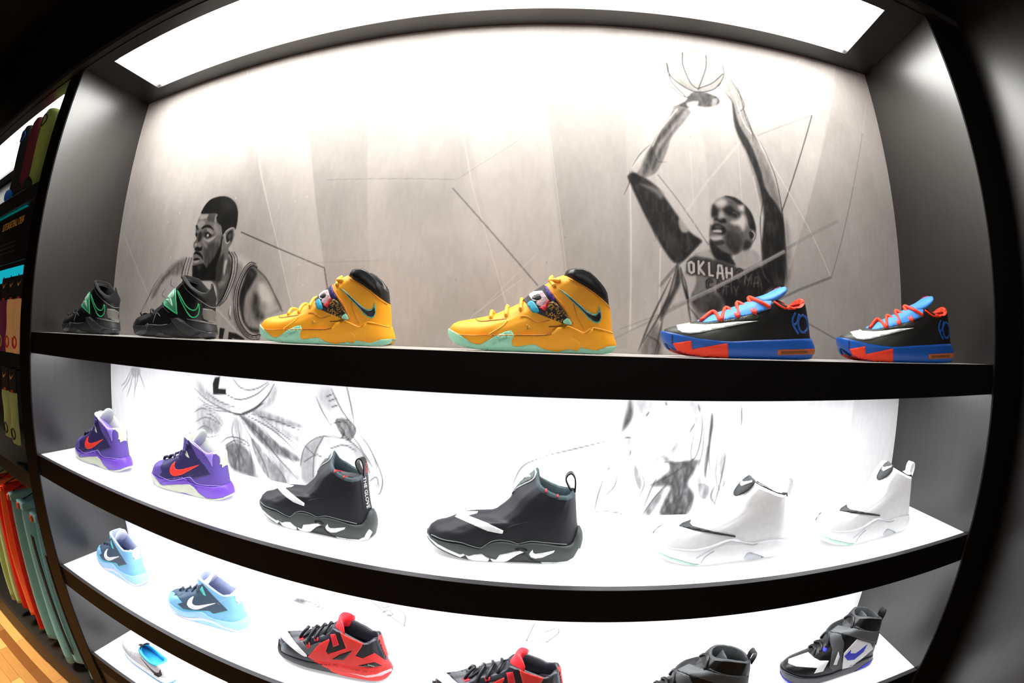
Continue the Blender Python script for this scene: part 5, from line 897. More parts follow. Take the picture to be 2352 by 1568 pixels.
('p',.2516,.8800000000000001,7.800000000000001,1,.4,[(-1188,2388),(-1096,2419),(-1006,2366),(-992,2259),(-1095,2255),(-1165,2280)]),
('p',.37,.77,1.4,1,.5,[(-999,2461),(-886,2371),(-782,2258),(-882,2248),(-962,2336)]),
('p',.31079999999999997,.66,7.800000000000001,1,.5,[(-992,2600),(-874,2601),(-685,2565),(-685,2543),(-876,2556)]),
('p',.444,.66,13.0,1,.6,[(-1396,2583),(-1253,2574),(-1188,2509),(-1279,2436),(-1405,2457)]),
('p',.7,.5,10,1,.5,[(-1412,2668),(-1267,2656),(-1118,2588),(-1271,2560),(-1395,2608)]),
('p',.8,.8,8,1,.4,[(-593,2712),(-508,2749),(-443,2640),(-380,2573),(-427,2532),(-521,2592)]),
('p',.26639999999999997,.77,1.4,1,.6,[(-485,2605),(-414,2612),(-375,2563),(-416,2507),(-462,2544)]),
('l',.15,.875,2.8,1.2,1,1,[(-593,2707),(-557,2641),(-509,2571)]),
('l',.15,.875,2.8,1.2,1,1,[(-508,2749),(-449,2650),(-380,2573)]),
('l',.15,.875,2.8,1.2,1,1,[(-538,2706),(-496,2724)]),
('l',.15,.875,2.8,1.2,1,1,[(-526,2686),(-478,2705)]),
('l',.15,.875,2.8,1.2,1,1,[(-508,2661),(-466,2675)]),
('l',.15,.875,2.8,1.2,1,1,[(-509,2582),(-438,2599),(-403,2561)]),
('l',.15,.875,2.8,1.2,1,1,[(-428,2775),(-402,2675),(-386,2593)]),
('l',.15,.875,2.8,1.2,1,1,[(-473,2585),(-438,2547),(-463,2513)]),
('l',.15,.875,2.8,1.2,1,1,[(-369,2564),(-303,2477),(-250,2355),(-261,2278),(-286,2263)]),
('l',.15,.875,2.8,1.2,1,1,[(-404,2540),(-359,2492),(-315,2412)]),
('l',.15,.875,2.8,1.2,1,1,[(-318,2325),(-278,2352),(-268,2310)]),
('l',.15,.875,2.8,1.2,1,1,[(-337,2462),(-293,2393)]),
('l',.15,.875,2.8,1.2,1,1,[(-462,2555),(-404,2508),(-370,2480)]),
('p',.72,.9,4,1,.2,[(-691,2364),(-663,2446),(-597,2503),(-510,2524),(-416,2512),(-348,2461),(-317,2369),(-331,2268),(-403,2224),(-650,2232)]),
('p',.5032,.77,7.800000000000001,1,.3,[(-691,2364),(-663,2446),(-597,2503),(-553,2514),(-601,2410),(-614,2284),(-673,2275)]),
('l',.27,.875,2.5,1.2,1,0,[(-691,2353),(-663,2446),(-597,2503),(-510,2524),(-416,2512),(-348,2461),(-311,2369)]),
('l',.27,.875,2.5,1.2,1,0,[(-553,2516),(-606,2420),(-619,2306)]),
('l',.27,.875,2.5,1.2,1,0,[(-666,2379),(-600,2421),(-563,2415)]),
('l',.27,.875,2.5,1.2,1,0,[(-512,2464),(-440,2488),(-382,2468)]),
('l',.27,.875,2.5,1.2,1,0,[(-656,2458),(-606,2420)]),
('p',.42919999999999997,.55,13.0,1,.5,[(-1119,2562),(-1057,2524),(-1051,2383),(-1097,2400),(-1123,2481)]),
('p',.42919999999999997,.6050000000000001,13.0,1,.5,[(-963,2578),(-820,2551),(-699,2508),(-701,2469),(-850,2502),(-949,2548)]),
('p',.42919999999999997,.66,13.0,1,.5,[(-911,2426),(-788,2362),(-685,2296),(-713,2269),(-833,2320)]),
('p',.42919999999999997,.55,13.0,1,.5,[(-1054,2583),(-917,2636),(-837,2731),(-823,2672),(-918,2602)]),
('p',.42919999999999997,.49500000000000005,13.0,1,.5,[(-1392,2718),(-1267,2656),(-1117,2594),(-1251,2604),(-1375,2659)]),
('p',.42919999999999997,.55,13.0,1,.5,[(-1365,2487),(-1273,2523),(-1224,2468),(-1314,2444)]),
('p',.42919999999999997,.55,13.0,1,.5,[(-845,2342),(-740,2265),(-812,2229),(-893,2288)]),
('p',.42919999999999997,.66,13.0,1,.5,[(-1037,2361),(-942,2231),(-1020,2218),(-1060,2285)]),
('p',.42919999999999997,.33,13.0,1,.5,[(-569,2703),(-508,2729),(-472,2669),(-526,2644)]),
('p',.42919999999999997,.49500000000000005,13.0,1,.5,[(-404,2508),(-326,2442),(-284,2329),(-329,2346)]),
('p',.42919999999999997,.55,13.0,1,.5,[(-307,2327),(-256,2333),(-269,2277),(-297,2284)]),
('l',.252,.75,2.6,1.5,1,1,[(-1320,2664),(-1216,2625),(-1069,2602)]),
('l',.252,.75,2.6,1.5,1,1,[(-1358,2599),(-1270,2578),(-1118,2576)]),
('l',.252,.75,2.6,1.5,1,1,[(-1114,2751),(-1051,2709),(-930,2708)]),
('l',.252,.75,2.6,1.5,1,1,[(-1035,2699),(-945,2718),(-872,2756)]),
('l',.252,.75,2.6,1.5,1,1,[(-962,2592),(-821,2517),(-702,2453)]),
('l',.252,.75,2.6,1.5,1,1,[(-935,2538),(-798,2418),(-695,2341)]),
('l',.252,.75,2.6,1.5,1,1,[(-1088,2532),(-1081,2403),(-1144,2246)]),
('l',.252,.75,2.6,1.5,1,1,[(-1043,2491),(-1006,2366),(-1001,2246)]),
('l',.252,.75,2.6,1.5,1,1,[(-885,2383),(-794,2280),(-784,2234)]),
('l',.252,.75,2.6,1.5,1,1,[(-1343,2552),(-1272,2541),(-1206,2495)]),
('l',.252,.75,2.6,1.5,1,1,[(-1389,2422),(-1316,2419),(-1226,2443)]),
('l',.252,.75,2.6,1.5,1,1,[(-358,2534),(-314,2496),(-282,2426),(-267,2353)]),
('p',.2516,.935,6.5,1,.4,[(832,2762),(847,2706),(829,2656),(801,2625),(808,2670),(821,2727)]),
('p',.2442,.9900000000000001,6.5,1,.45,[(998,2515),(1052,2496),(1155,2506),(1145,2457),(1118,2396),(1155,2333),(1126,2244),(1007,2247),(1016,2320),(1034,2382),(945,2387),(1025,2459)]),
('p',.296,.77,7.800000000000001,1,.5,[(930,2266),(982,2352),(1023,2398),(1001,2320),(962,2249)]),
('p',.333,.66,1.4,1,.6,[(1171,2395),(1222,2378),(1212,2323),(1179,2332)]),
('p',.259,.8800000000000001,3.9000000000000004,1,.3,[(1200,2709),(1212,2658),(1202,2547),(1196,2425),(1185,2487),(1193,2599)]),
('p',.40700000000000003,.66,1.4,1,.6,[(1271,2546),(1292,2500),(1277,2392),(1259,2470)]),
('p',.444,.55,1.4,1,.6,[(953,2504),(1024,2548),(1051,2585),(1048,2533),(999,2496)]),
('p',.4588,.66,7.800000000000001,1,.6,[(807,2598),(847,2598),(847,2547),(824,2562)]),
('p',.37,.66,1.4,1,.7,[(869,2489),(910,2398),(898,2368),(870,2429)]),
('l',.21,.8125,3,1.5,1,1,[(1157,2702),(1160,2622),(1145,2525),(1106,2488)]),
('l',.21,.8125,3,1.5,1,1,[(1204,2702),(1200,2532),(1198,2410)]),
('l',.21,.8125,3,1.5,1,1,[(924,2250),(969,2329),(1023,2398)]),
('l',.21,.8125,3,1.5,1,1,[(948,2391),(1035,2436),(1106,2488)]),
('l',.21,.8125,3,1.5,1,1,[(478,2511),(603,2546),(743,2586)]),
('l',.21,.8125,3,1.5,1,1,[(341,2357),(387,2459),(478,2508)]),
('l',.21,.8125,3,1.5,1,1,[(708,2260),(751,2267),(804,2262),(849,2248)]),
('l',.21,.8125,3,1.5,1,1,[(708,2256),(717,2335),(739,2427)]),
('l',.21,.8125,3,1.5,1,1,[(847,2547),(842,2518)]),
('l',.21,.8125,3,1.5,1,1,[(1285,2530),(1271,2376),(1258,2289)]),
('l',.21,.8125,3,1.5,1,1,[(1125,2666),(1102,2622)]),
('l',.21,.8125,3,1.5,1,1,[(1135,2745),(1145,2717)]),
('l',.21,.8125,3,1.5,1,1,[(1343,2739),(1351,2650)]),
('l',.21,.8125,3,1.5,1,1,[(1140,2325),(1118,2246)]),
('l',.21,.8125,3,1.5,1,1,[(1252,2393),(1236,2330),(1276,2280)]),
('l',.21,.8125,3,1.5,1,1,[(1288,2368),(1296,2407)]),
('l',.21,.8125,3,1.5,1,1,[(986,2758),(991,2740)]),
('l',.21,.8125,3,1.5,1,1,[(902,2693),(916,2714)]),
('l',.21,.8125,3,1.5,1,1,[(761,2472),(752,2457)]),
('l',.21,.8125,3,1.5,1,1,[(814,2605),(850,2598)]),
('p',.8,.9,3,0,.05,[(1988,2763),(2334,2764),(2321,2583),(2320,2424),(2215,2290),(1927,2244),(1959,2435),(1975,2641)]),
('p',.86,.7,3,0,.0,[(1696,2759),(1988,2763),(1975,2641),(1959,2435),(1927,2244),(1747,2230)]),
('p',.86,.6,25,1,.0,[(-2316,2718),(-1809,2752),(-1852,2425),(-2101,2275),(-2322,2315)]),
('p',.37,.33,15.600000000000001,1,.6,[(862,2756),(921,2743),(910,2693),(872,2706)]),
('p',.37,.385,15.600000000000001,1,.6,[(1100,2752),(1140,2731),(1141,2658),(1112,2680)]),
('p',.37,.44000000000000006,15.600000000000001,1,.6,[(1027,2607),(1048,2622),(1049,2563),(1024,2548)]),
('p',.37,.55,15.600000000000001,1,.6,[(1127,2442),(1192,2425),(1183,2363),(1149,2380)]),
('p',.37,.55,15.600000000000001,1,.6,[(1199,2363),(1256,2361),(1254,2313),(1224,2299)]),
('p',.37,.44000000000000006,15.600000000000001,1,.6,[(1112,2365),(1148,2325),(1131,2270),(1103,2302)]),
('p',.37,.385,15.600000000000001,1,.6,[(920,2368),(978,2398),(969,2336),(930,2274)]),
('l',.24,.75,3,1.8,1,1,[(984,2496),(1045,2489),(1106,2496)]),
('l',.24,.75,3,1.8,1,1,[(1031,2474),(1069,2397),(1095,2303)]),
('l',.24,.75,3,1.8,1,1,[(1083,2488),(1100,2397),(1084,2271)]),
('l',.24,.75,3,1.8,1,1,[(1125,2622),(1117,2533),(1137,2488)]),
('l',.24,.75,3,1.8,1,1,[(1169,2658),(1171,2547),(1156,2457)]),
('l',.24,.75,3,1.8,1,1,[(1203,2621),(1206,2509),(1224,2425)]),
('l',.24,.75,3,1.8,1,1,[(890,2459),(918,2398),(895,2321)]),
('l',.24,.75,3,1.8,1,1,[(975,2429),(950,2368),(922,2274)]),
('l',.24,.75,3,1.8,1,1,[(795,2458),(786,2382),(725,2320)]),
('l',.24,.75,3,1.8,1,1,[(1244,2531),(1248,2424),(1283,2344)]),
('p',.333,.8800000000000001,6.5,1,.4,[(-828,1539),(-793,1568),(-740,1565),(-752,1545),(-798,1534)]),
('l',.3,.75,3,1.5,1,0,[(-740,1565),(-681,1554),(-624,1534)]),
('l',.3,.75,3,1.5,1,0,[(-685,1585),(-655,1561)]),
('l',.3,.75,3,1.5,1,0,[(-798,1534),(-666,1539)]),
('l',.3,.75,3,1.5,1,0,[(-347,1666),(-305,1632),(-241,1584),(-174,1540)]),
('l',.3,.75,3,1.5,1,0,[(-304,1641),(-274,1638),(-244,1654)]),
('l',.3,.75,3,1.5,1,0,[(-292,1599),(-253,1626),(-232,1604),(-263,1588)]),
('l',.3,.75,3,1.5,1,0,[(-200,1646),(-166,1609),(-174,1545)]),
('l',.3,.75,3,1.5,1,0,[(476,1650),(442,1537)]),
('l',.3,.75,3,1.5,1,0,[(529,1602),(586,1627),(592,1596),(539,1535)]),
('l',.3,.75,3,1.5,1,0,[(442,1537),(539,1535)]),
]
xs = np.linspace(-W+.0005, W-.0005, 1106)
zs = np.r_[.012, np.arange(.40, Z1B-.02, .0034), np.arange(Z1B-.02, ZT+.004, .0021)]
GX, GZ = np.meshgrid(xs, zs); TONE = np.zeros_like(GX)
def vnoise(sx, sz, seed):
    """Smooth value noise, cell size sx by sz metres."""
    rg = np.random.RandomState(seed); nx, nz = int((2*W+.03)/sx)+5, int(2.0/sz)+5; g = rg.rand(nz, nx)
    fx, fz = (xs+W+.01)/sx, (np.maximum(zs, .40)-.39)/sz; ix, iz = fx.astype(int), fz.astype(int); tx, tz = fx-ix, fz-iz
    tx, tz = tx*tx*(3-2*tx), tz*tz*(3-2*tz)
    a = g[np.ix_(iz, ix)]*(1-tx)+g[np.ix_(iz, ix+1)]*tx; b = g[np.ix_(iz+1, ix)]*(1-tx)+g[np.ix_(iz+1, ix+1)]*tx
    return a*(1-tz)[:, None]+b*tz[:, None]
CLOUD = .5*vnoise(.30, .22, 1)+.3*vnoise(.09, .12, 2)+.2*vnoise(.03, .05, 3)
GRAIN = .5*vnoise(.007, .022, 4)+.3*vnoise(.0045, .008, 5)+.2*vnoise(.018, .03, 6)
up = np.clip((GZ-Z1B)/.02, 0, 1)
TONE = (.775+.22*(CLOUD-.5))*up+(.93+.03*(CLOUD-.5))*(1-up)  # paler below the top shelf: brighter lighting there put into the base tone
def seg_dist(P, X, Z, closed):
    n = len(P); best = np.full(X.shape, 1e9); bt = np.zeros(X.shape)
    for i in range(n if closed else n-1):
        a, b = P[i], P[(i+1) % n]; d = b-a; l2 = float(d @ d)+1e-12
        t = np.clip(((X-a[0])*d[0]+(Z-a[1])*d[1])/l2, 0, 1); q = (X-a[0]-t*d[0])**2+(Z-a[1]-t*d[1])**2
        m = q < best; best = np.where(m, q, best); bt = np.where(m, (i+t)/max(1, n-1), bt)
    return np.sqrt(best), bt
def inside(P, X, Z):
    r = np.zeros(X.shape, bool); n = len(P)
    for i in range(n):
        (x0, z0), (x1, z1) = P[i], P[(i+1) % n]
        if z0 == z1: continue
        c = ((z0 > Z) != (z1 > Z)) & (X < (x1-x0)*(Z-z0)/(z1-z0)+x0); r ^= c
    return r
for op in MURAL_OPS:
    if op[0] == 'p': _, tone, alpha, soft, curve, grain, pts = op; closed = True; m = soft/1000.
    else: _, tone, alpha, wd_, soft, curve, taper, pts = op; closed = False; m = (wd_+soft)/1000.
    P = np.array(pts, float)/2000.
    if curve and len(P) > 2: P = catmull(P, (4 if closed else 5)*len(P), closed)
    i0, i1 = np.searchsorted(xs, [P[:, 0].min()-m, P[:, 0].max()+m]); j0, j1 = np.searchsorted(zs, [P[:, 1].min()-m, P[:, 1].max()+m])
    if i1 <= i0 or j1 <= j0 or alpha == 0: continue
    X, Z = GX[j0:j1, i0:i1], GZ[j0:j1, i0:i1]; d, bt = seg_dist(P, X, Z, closed); g = GRAIN[j0:j1, i0:i1]
    if closed:
        sd = np.where(inside(P, X, Z), d, -d); a = np.clip(.5+sd/max(soft/1000., .0012)*.5*1.0, 0, 1); a = a*a*(3-2*a)
        if grain: a = a*np.clip(1-grain*1.5*(g-.35), 0, 1)
    else:
        hw = wd_/2000.*(np.sin(np.clip(bt, .02, .98)*PI)**.6 if taper else 1.); a = np.clip(.5+(hw-d)/(soft/1000.+.0009), 0, 1)
    TONE[j0:j1, i0:i1] = TONE[j0:j1, i0:i1]*(1-a*alpha)+tone*a*alpha
TONE += (GRAIN-.5)*.05
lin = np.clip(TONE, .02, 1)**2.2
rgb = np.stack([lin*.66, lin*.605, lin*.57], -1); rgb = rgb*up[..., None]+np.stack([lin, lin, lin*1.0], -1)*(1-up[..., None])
nz_, nx_ = GX.shape
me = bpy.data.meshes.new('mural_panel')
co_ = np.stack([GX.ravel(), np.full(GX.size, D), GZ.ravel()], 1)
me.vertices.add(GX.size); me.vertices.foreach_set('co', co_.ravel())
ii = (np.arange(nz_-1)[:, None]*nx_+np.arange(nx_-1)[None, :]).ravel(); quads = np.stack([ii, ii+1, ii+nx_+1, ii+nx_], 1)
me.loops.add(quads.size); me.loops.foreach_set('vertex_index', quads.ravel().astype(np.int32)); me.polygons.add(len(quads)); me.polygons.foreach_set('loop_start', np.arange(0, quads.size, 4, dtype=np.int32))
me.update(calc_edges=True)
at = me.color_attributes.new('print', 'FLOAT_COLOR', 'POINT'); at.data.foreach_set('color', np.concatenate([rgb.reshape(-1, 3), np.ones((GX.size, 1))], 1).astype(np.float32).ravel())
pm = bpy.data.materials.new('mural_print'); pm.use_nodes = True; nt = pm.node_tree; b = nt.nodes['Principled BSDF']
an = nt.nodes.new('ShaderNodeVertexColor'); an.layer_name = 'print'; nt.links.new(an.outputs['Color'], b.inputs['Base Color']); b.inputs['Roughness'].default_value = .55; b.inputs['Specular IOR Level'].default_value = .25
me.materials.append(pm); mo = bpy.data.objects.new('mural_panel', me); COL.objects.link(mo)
tag(mo, 'grey printed wall mural of two basketball players behind the shoes', 'mural')


# ------------------------------------------------------------------ shoes
POSES = {'dark1': (-0.9485, 0.1226, 2.7908, 1.0127), 'dark2': (-0.5837, 0.1466, 1.6769, 0.9968), 'yel1': (-0.1646, 0.1534, 4.6168, 0.9862), 'yel2': (0.2167, 0.1516, 1.0887, 0.9949), 'kd1': (0.5815, 0.1446, 2.8901, 0.9978), 'kd2': (0.9334, 0.1095, -7.0735, 1.0255), 'purple1': (-0.9348, 0.1454, 1.5876, 1.0209), 'purple2': (-0.5571, 0.166, 4.3179, 0.968), 'glove1': (-0.1855, 0.1403, -3.0977, 0.9757), 'glove2': (0.1818, 0.1331, 0.6776, 0.9878), 'white1': (0.5718, 0.1236, -1.2461, 0.9477), 'white2': (0.91, 0.1339, 0.979, 0.9581), 'blue1': (-0.9686, 0.1643, -3.852, 1.0082), 'blue2': (-0.5672, 0.15, 8.2869, 0.973), 'penny1': (-0.186, 0.134, 1.9, 0.978), 'penny2': (0.181, 0.112, -2.3, 0.945), 'strap1': (0.5555, 0.0786, -0.2921, 0.9539), 'strap2': (0.9277, 0.1259, -1.6646, 0.9525), 'run1': (-0.9438, 0.1291, -6.994, 0.9941), 'run2': (-0.5906, 0.1524, -0.238, 1.0003)}
LABELS = {
 'dark1': ('strap_high_dark', 'black high-top with green strap and outline, against the left upright', 1),
 'dark2': ('strap_high_dark', 'black high-top with green strap and outline, beside a yellow shoe', 1),
 'yel1': ('strap_high', 'yellow high-top with printed strap, next to the black-and-green shoe', 1),
 'yel2': ('strap_high', 'yellow high-top with printed strap, next to the blue-soled shoe', 1),
 'kd1': ('low', 'black low-top with blue sole and orange laces, next to the yellow shoe', 1),
 'kd2': ('low', 'black low-top with blue sole and orange laces, at the right upright', 1),
 'purple1': ('flap_high', 'purple high-top with red logo, at the left upright', 2),
 'purple2': ('flap_high', 'purple high-top with red logo, next to the black sock-like shoe', 2),
 'glove1': ('shroud', 'black zip-up high-top with white heel lettering, next to the purple shoe', 2),
 'glove2': ('shroud', 'black zip-up high-top, next to the white shoe', 2),
 'white1': ('shroud_white', 'white zip-up high-top with dark tag, next to the black shoe', 2),
 'white2': ('shroud_white', 'white zip-up high-top with dark tag, at the right upright', 2),
 'blue1': ('flap_high_blue', 'light blue high-top at the left upright, tongue standing up', 3),
 'blue2': ('flap_high_blue', 'light blue high-top next to the red and black shoe', 3),
 'penny1': ('mid', 'red and black mid-top next to the light blue shoe', 3),
 'penny2': ('mid', 'red and black mid-top cut off by the photo, next to the strapped shoe', 3),
 'strap1': ('cross_strap', 'black shoe with crossed grey straps, cut off at the bottom of the photo', 3),
 'strap2': ('cross_strap', 'black and white shoe with crossed grey straps, at the right upright', 3),
 'run1': ('runner', 'white running shoe with blue lining, at the left of the lowest shelf', 4),
 'run2': ('runner', 'pale running shoe of which only the toe shows, on the lowest shelf', 4),
}
GROUPS = {1: 'basketball shoes on the top shelf', 2: 'high-tops on the second shelf', 3: 'basketball shoes on the third shelf', 4: 'running shoes on the lowest shelf'}
ZS = {1: Z1, 2: Z2, 3: Z3, 4: Z4}
def heel_text(s, root):
    # white lettering on the heel strip and on the pull loop
    def put(body, size, place, mt, host):
        vs, fs = text_points(body, size); link('lettering', [place(v) for v in vs], fs, smat(mt), host, smooth=False)
    zc = .093
    def heel(v):
        z = zc-v.x; y = v.y-.008
        h, n, i, d = s.bvh.ray_cast(Vector((.4, y, z)), Vector((-1, 0, 0)))
        return h+Vector((.0016, 0, 0)) if h else Vector((.125, y, z))
    vs = [Vector((.4, y, z)) for y in np.linspace(-.017, .003, 5) for z in np.linspace(.062, .128, 9)]
    pts = []
    for v in vs:
        h, n, i, d = s.bvh.ray_cast(v, Vector((-1, 0, 0))); pts.append(h+Vector((.0008, 0, 0)) if h else v)
    hs = link('heel_strip', pts, [(i*9+j, i*9+j+1, (i+1)*9+j+1, (i+1)*9+j) for i in range(4) for j in range(8)], mat('heel_strip_black', '#121218', .5), root)
    put('THE GLOVE', .0115, heel, 'white', hs)
    lp = np.array(s.m['loop'][3])/1000.; bx = lp[:, 0].max(); bz = lp[:, 1].max()
    put('FLIG', .010, lambda v: Vector((bx+.0022+.0*v.y, v.y-.0005, bz-.017-v.x)), 'coralred', [c for c in root.children if c.name.startswith('pull_loop')][0])
SHOES = {}
for key, (model, label, sh) in LABELS.items():
    x, y, rz, sc = POSES[key]
    SHOES[key] = build_shoe(model, label, (x, y, ZS[sh]+.0006), math.radians(rz), sc, GROUPS[sh],
        name='running_shoe' if model == 'runner' else 'basketball_shoe', extra=heel_text if key == 'glove1' else None)

# ------------------------------------------------------------------ neighbouring clothing bay
LX0, LX1 = -3.57, -1.2556
upright(-3.70, LX0-.001, 'black oak upright at the far end of the clothing bay')
t = thing('back_board', 'grey oak back board of the clothing bay', 'back board', (0, .3605, 0))
box('board', LX0, LX1, 0, .030, .0, ZT-.001, wood('grey_oak', '#171413', '#3B3531', 'Z', .5), t, bevel=0)
t = thing('display_shelf', 'black shelf under the upright sock forms in the clothing bay', 'shelf', (0, 0, 1.885))
box('board', LX0, LX1, .007, .359, 0, .054, wdx, t)
t = thing('display_shelf', 'dark lower shelf above the hanging garments', 'shelf', (0, 0, .985))
box('board', LX0, LX1, .012, .359, 0, .055, wdx, t)
t = thing('base_cabinet', 'dark plinth under the hanging garments', 'base cabinet', (0, 0, 0))
box('plinth', LX0, LX1, .004, .03, 0, .13, mat('plinth_brown', '#1B120D', .5), t); box('top_board', LX0, LX1, .0302, .359, .10, .13, wdx, t)
# sign with gold lettering
t = thing('sign', 'dark sign with gold lettering under the sock shelf', 'sign', (-1.78, .022, 1.70))
box('board', -.52, .515, 0, .008, 0, .176, mat('sign_black', '#070608', .5), t)
box('lit_edge', -.52, .40, -.004, .008, .1765, .1815, emission('cyan_edge', '#0FA6A6', .22), t, bevel=0)  # cyan light caught by the sign's top edge, put in as glow
vs, fs = text_points('ELITE BASKETBALL CREW', .036)
xm = max(v.x for v in vs)
link('lettering', [Vector((.395+(v.x-xm)*.62, -.0012, .136+v.y)) for v in vs], fs, mat('gold_print', '#C08A3A', .5, emit=.12), t, smooth=False)
for k in range(3): box('text_line', .10, .34, -.0008, 0, .070-.016*k, .074-.016*k, mat('faint_print', '#2A2728', .6), t, bevel=0)
# cyan glow behind the pegs
t = thing('backlight_panel', 'cyan glowing strip behind the sock cards', 'light panel', (0, .075, 1.20))
box('glow', -2.3, -1.262, 0, .006, .448, .497, emission('cyan_glow', '#18C4D8', .6), t, bevel=0)
box('mount', -1.425, -1.375, -.006, 0, .40, .497, blackmat, t, bevel=0)
# leg forms wearing crew socks
def sock_form(x, y, colour, toe, emblem, label):
    t = thing('sock_form', label, 'sock', (x, y, 1.9395), 0, 'upright crew socks on the upper shelf')
    P = [(0, 0, .03), (0, 0, .10), (0, 0, .18), (0, 0, .25), (0, 0, .30), (0, 0, .318), (0, 0, .326)]; R = [.036, .036, .041, .044, .044, .036, .015]
    v, f = tube(P, R, 20); link('leg', v, f, colour, t)
    P = [(.018, .020, .026), (.014, .012, .032), (0, 0, .0345), (-.006, -.016, .0335), (-.010, -.034, .031), (-.012, -.046, .029), (-.013, -.052, .028)]; R = [.010, .024, .0335, .033, .030, .023, .010]
    v, f = tube(P, R, 16); link('foot', v, f, toe, t)
    if emblem:
        a = np.linspace(-2.6, .6, 24) if emblem is not True else np.linspace(0, 2*PI, 30)
        ringp = [((.0455)*math.sin(.5*math.sin(q)), -.0455*math.cos(.5*math.sin(q)), .272+.022*math.cos(q)) for q in np.linspace(0, 2*PI, 30)]
        v, f = tube(ringp, .0032, 6, False); link('emblem', v, f, emblem, t)
    return t
sock_form(-1.465, .072, mat('sock_green', '#8FA04A', .85, var=.15), mat('sock_dark', '#0A0A0A', .8), mat('sock_mark', '#16180E', .8), 'olive green crew sock form with dark ring mark, closest to the upright')
sock_form(-1.580, .072, mat('sock_maroon', '#5E1626', .85, var=.15), mat('sock_dark', '#0A0A0A', .8), None, 'maroon crew sock form between the green and black ones')
sock_form(-1.694, .072, mat('sock_black', '#141416', .85, var=.15), mat('sock_blue', '#1668C8', .7), mat('sock_blue', '#1668C8', .7), 'black crew sock form with blue foot and blue ring mark')
# carded sock packs on pegs
def sock_pack(x, y, ztop, colour, mark, label, L=.165, group='carded socks hanging on pegs'):
    t = thing('sock_pack', label, 'socks', (x, y, ztop), 0, group)
    box('card', -.037, .037, 0, .006, -.072, 0, mat('card_black', '#15100F', .6), t)
    box('tab', -.014, .014, -.0016, -.0003, -.076, -.066, mat('tab_orange', '#D8481A', .6), t, bevel=.0004)
    lg = np.array([(-.022, -.018), (-.018, -.032), (-.008, -.034), (.022, -.016), (-.006, -.026), (-.015, -.024)])
    link('side_logo', [Vector((a, -.0012, b)) for a, b in lg], [(0, 1, 2, 4, 5), (2, 3, 4)], mat('logo_tan', '#B98A52', .6), t, smooth=False)
    v = []; n = 14; m = 9
    for side in (0, 1):
        for i in range(n):
            for j in range(m):
                u, w_ = i/(n-1), j/(m-1); xx = (-.039+.078*w_)*(1+.03*math.sin(5*u)); b = .012*math.sin(w_*PI)**.5+.002*math.sin(9*u+4*w_)
                v.append((xx, .004-b if side == 0 else .006+b*.3, -.073-L*u))
    f = []
    for side in (0, 1):
        o = side*n*m
        for i in range(n-1):
            for j in range(m-1):
                q = (o+i*m+j, o+i*m+j+1, o+(i+1)*m+j+1, o+(i+1)*m+j); f.append(q if side == 0 else q[::-1])
    for i in range(n-1): f += [(i*m, (i+1)*m, n*m+(i+1)*m, n*m+i*m), (i*m+m-1, n*m+i*m+m-1, n*m+(i+1)*m+m-1, (i+1)*m+m-1)]
    link('sock', v, f, colour, t)
    ring_ = [(.014*math.sin(q), -.0115+.004*abs(math.sin(q)), -.073-L*.80+.017*math.cos(q)) for q in np.linspace(0, 2*PI, 22)]
    v, f = tube(ring_, .0030, 5, False); link('emblem', v, f, mark, t)
    v, f = tube([(-.020, -.010, -.073-L*.72), (-.026, -.009, -.073-L*.80), (-.018, -.010, -.073-L*.88)], .0024, 5); link('emblem_stroke', v, f, mark, t)
    v, f = tube([(0, .062, -.004), (0, -.004, -.004), (0, -.008, .002)], .0022, 6); link('hanging_peg', v, f, mat('peg_metal', '#2A2A2C', .4, metal=.8), t)
    return t
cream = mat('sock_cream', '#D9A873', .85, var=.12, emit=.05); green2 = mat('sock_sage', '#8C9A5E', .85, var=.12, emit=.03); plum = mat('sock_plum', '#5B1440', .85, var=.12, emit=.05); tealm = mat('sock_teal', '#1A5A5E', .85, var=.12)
redm = mat('sock_redmark', '#C8281E', .7); blk = mat('sock_blackmark', '#101010', .7); yl = mat('sock_yellowmark', '#B9A040', .7)
sock_pack(-1.302, .006, 1.648, cream, redm, 'cream carded socks with red mark, closest to the upright')
sock_pack(-1.386, .006, 1.648, cream, redm, 'cream carded socks with red mark, beside the plum pair')
sock_pack(-1.472, .006, 1.648, plum, yl, 'plum carded socks beside the cream ones')
sock_pack(-1.368, .010, 1.358, green2, blk, 'sage green carded socks with black mark, beside the teal pair')
sock_pack(-1.452, .010, 1.358, green2, blk, 'sage green carded socks with black mark, farther from the upright', .155)
sock_pack(-1.298, .040, 1.345, tealm, yl, 'dark teal carded socks with yellow mark, set back by the upright', .17)
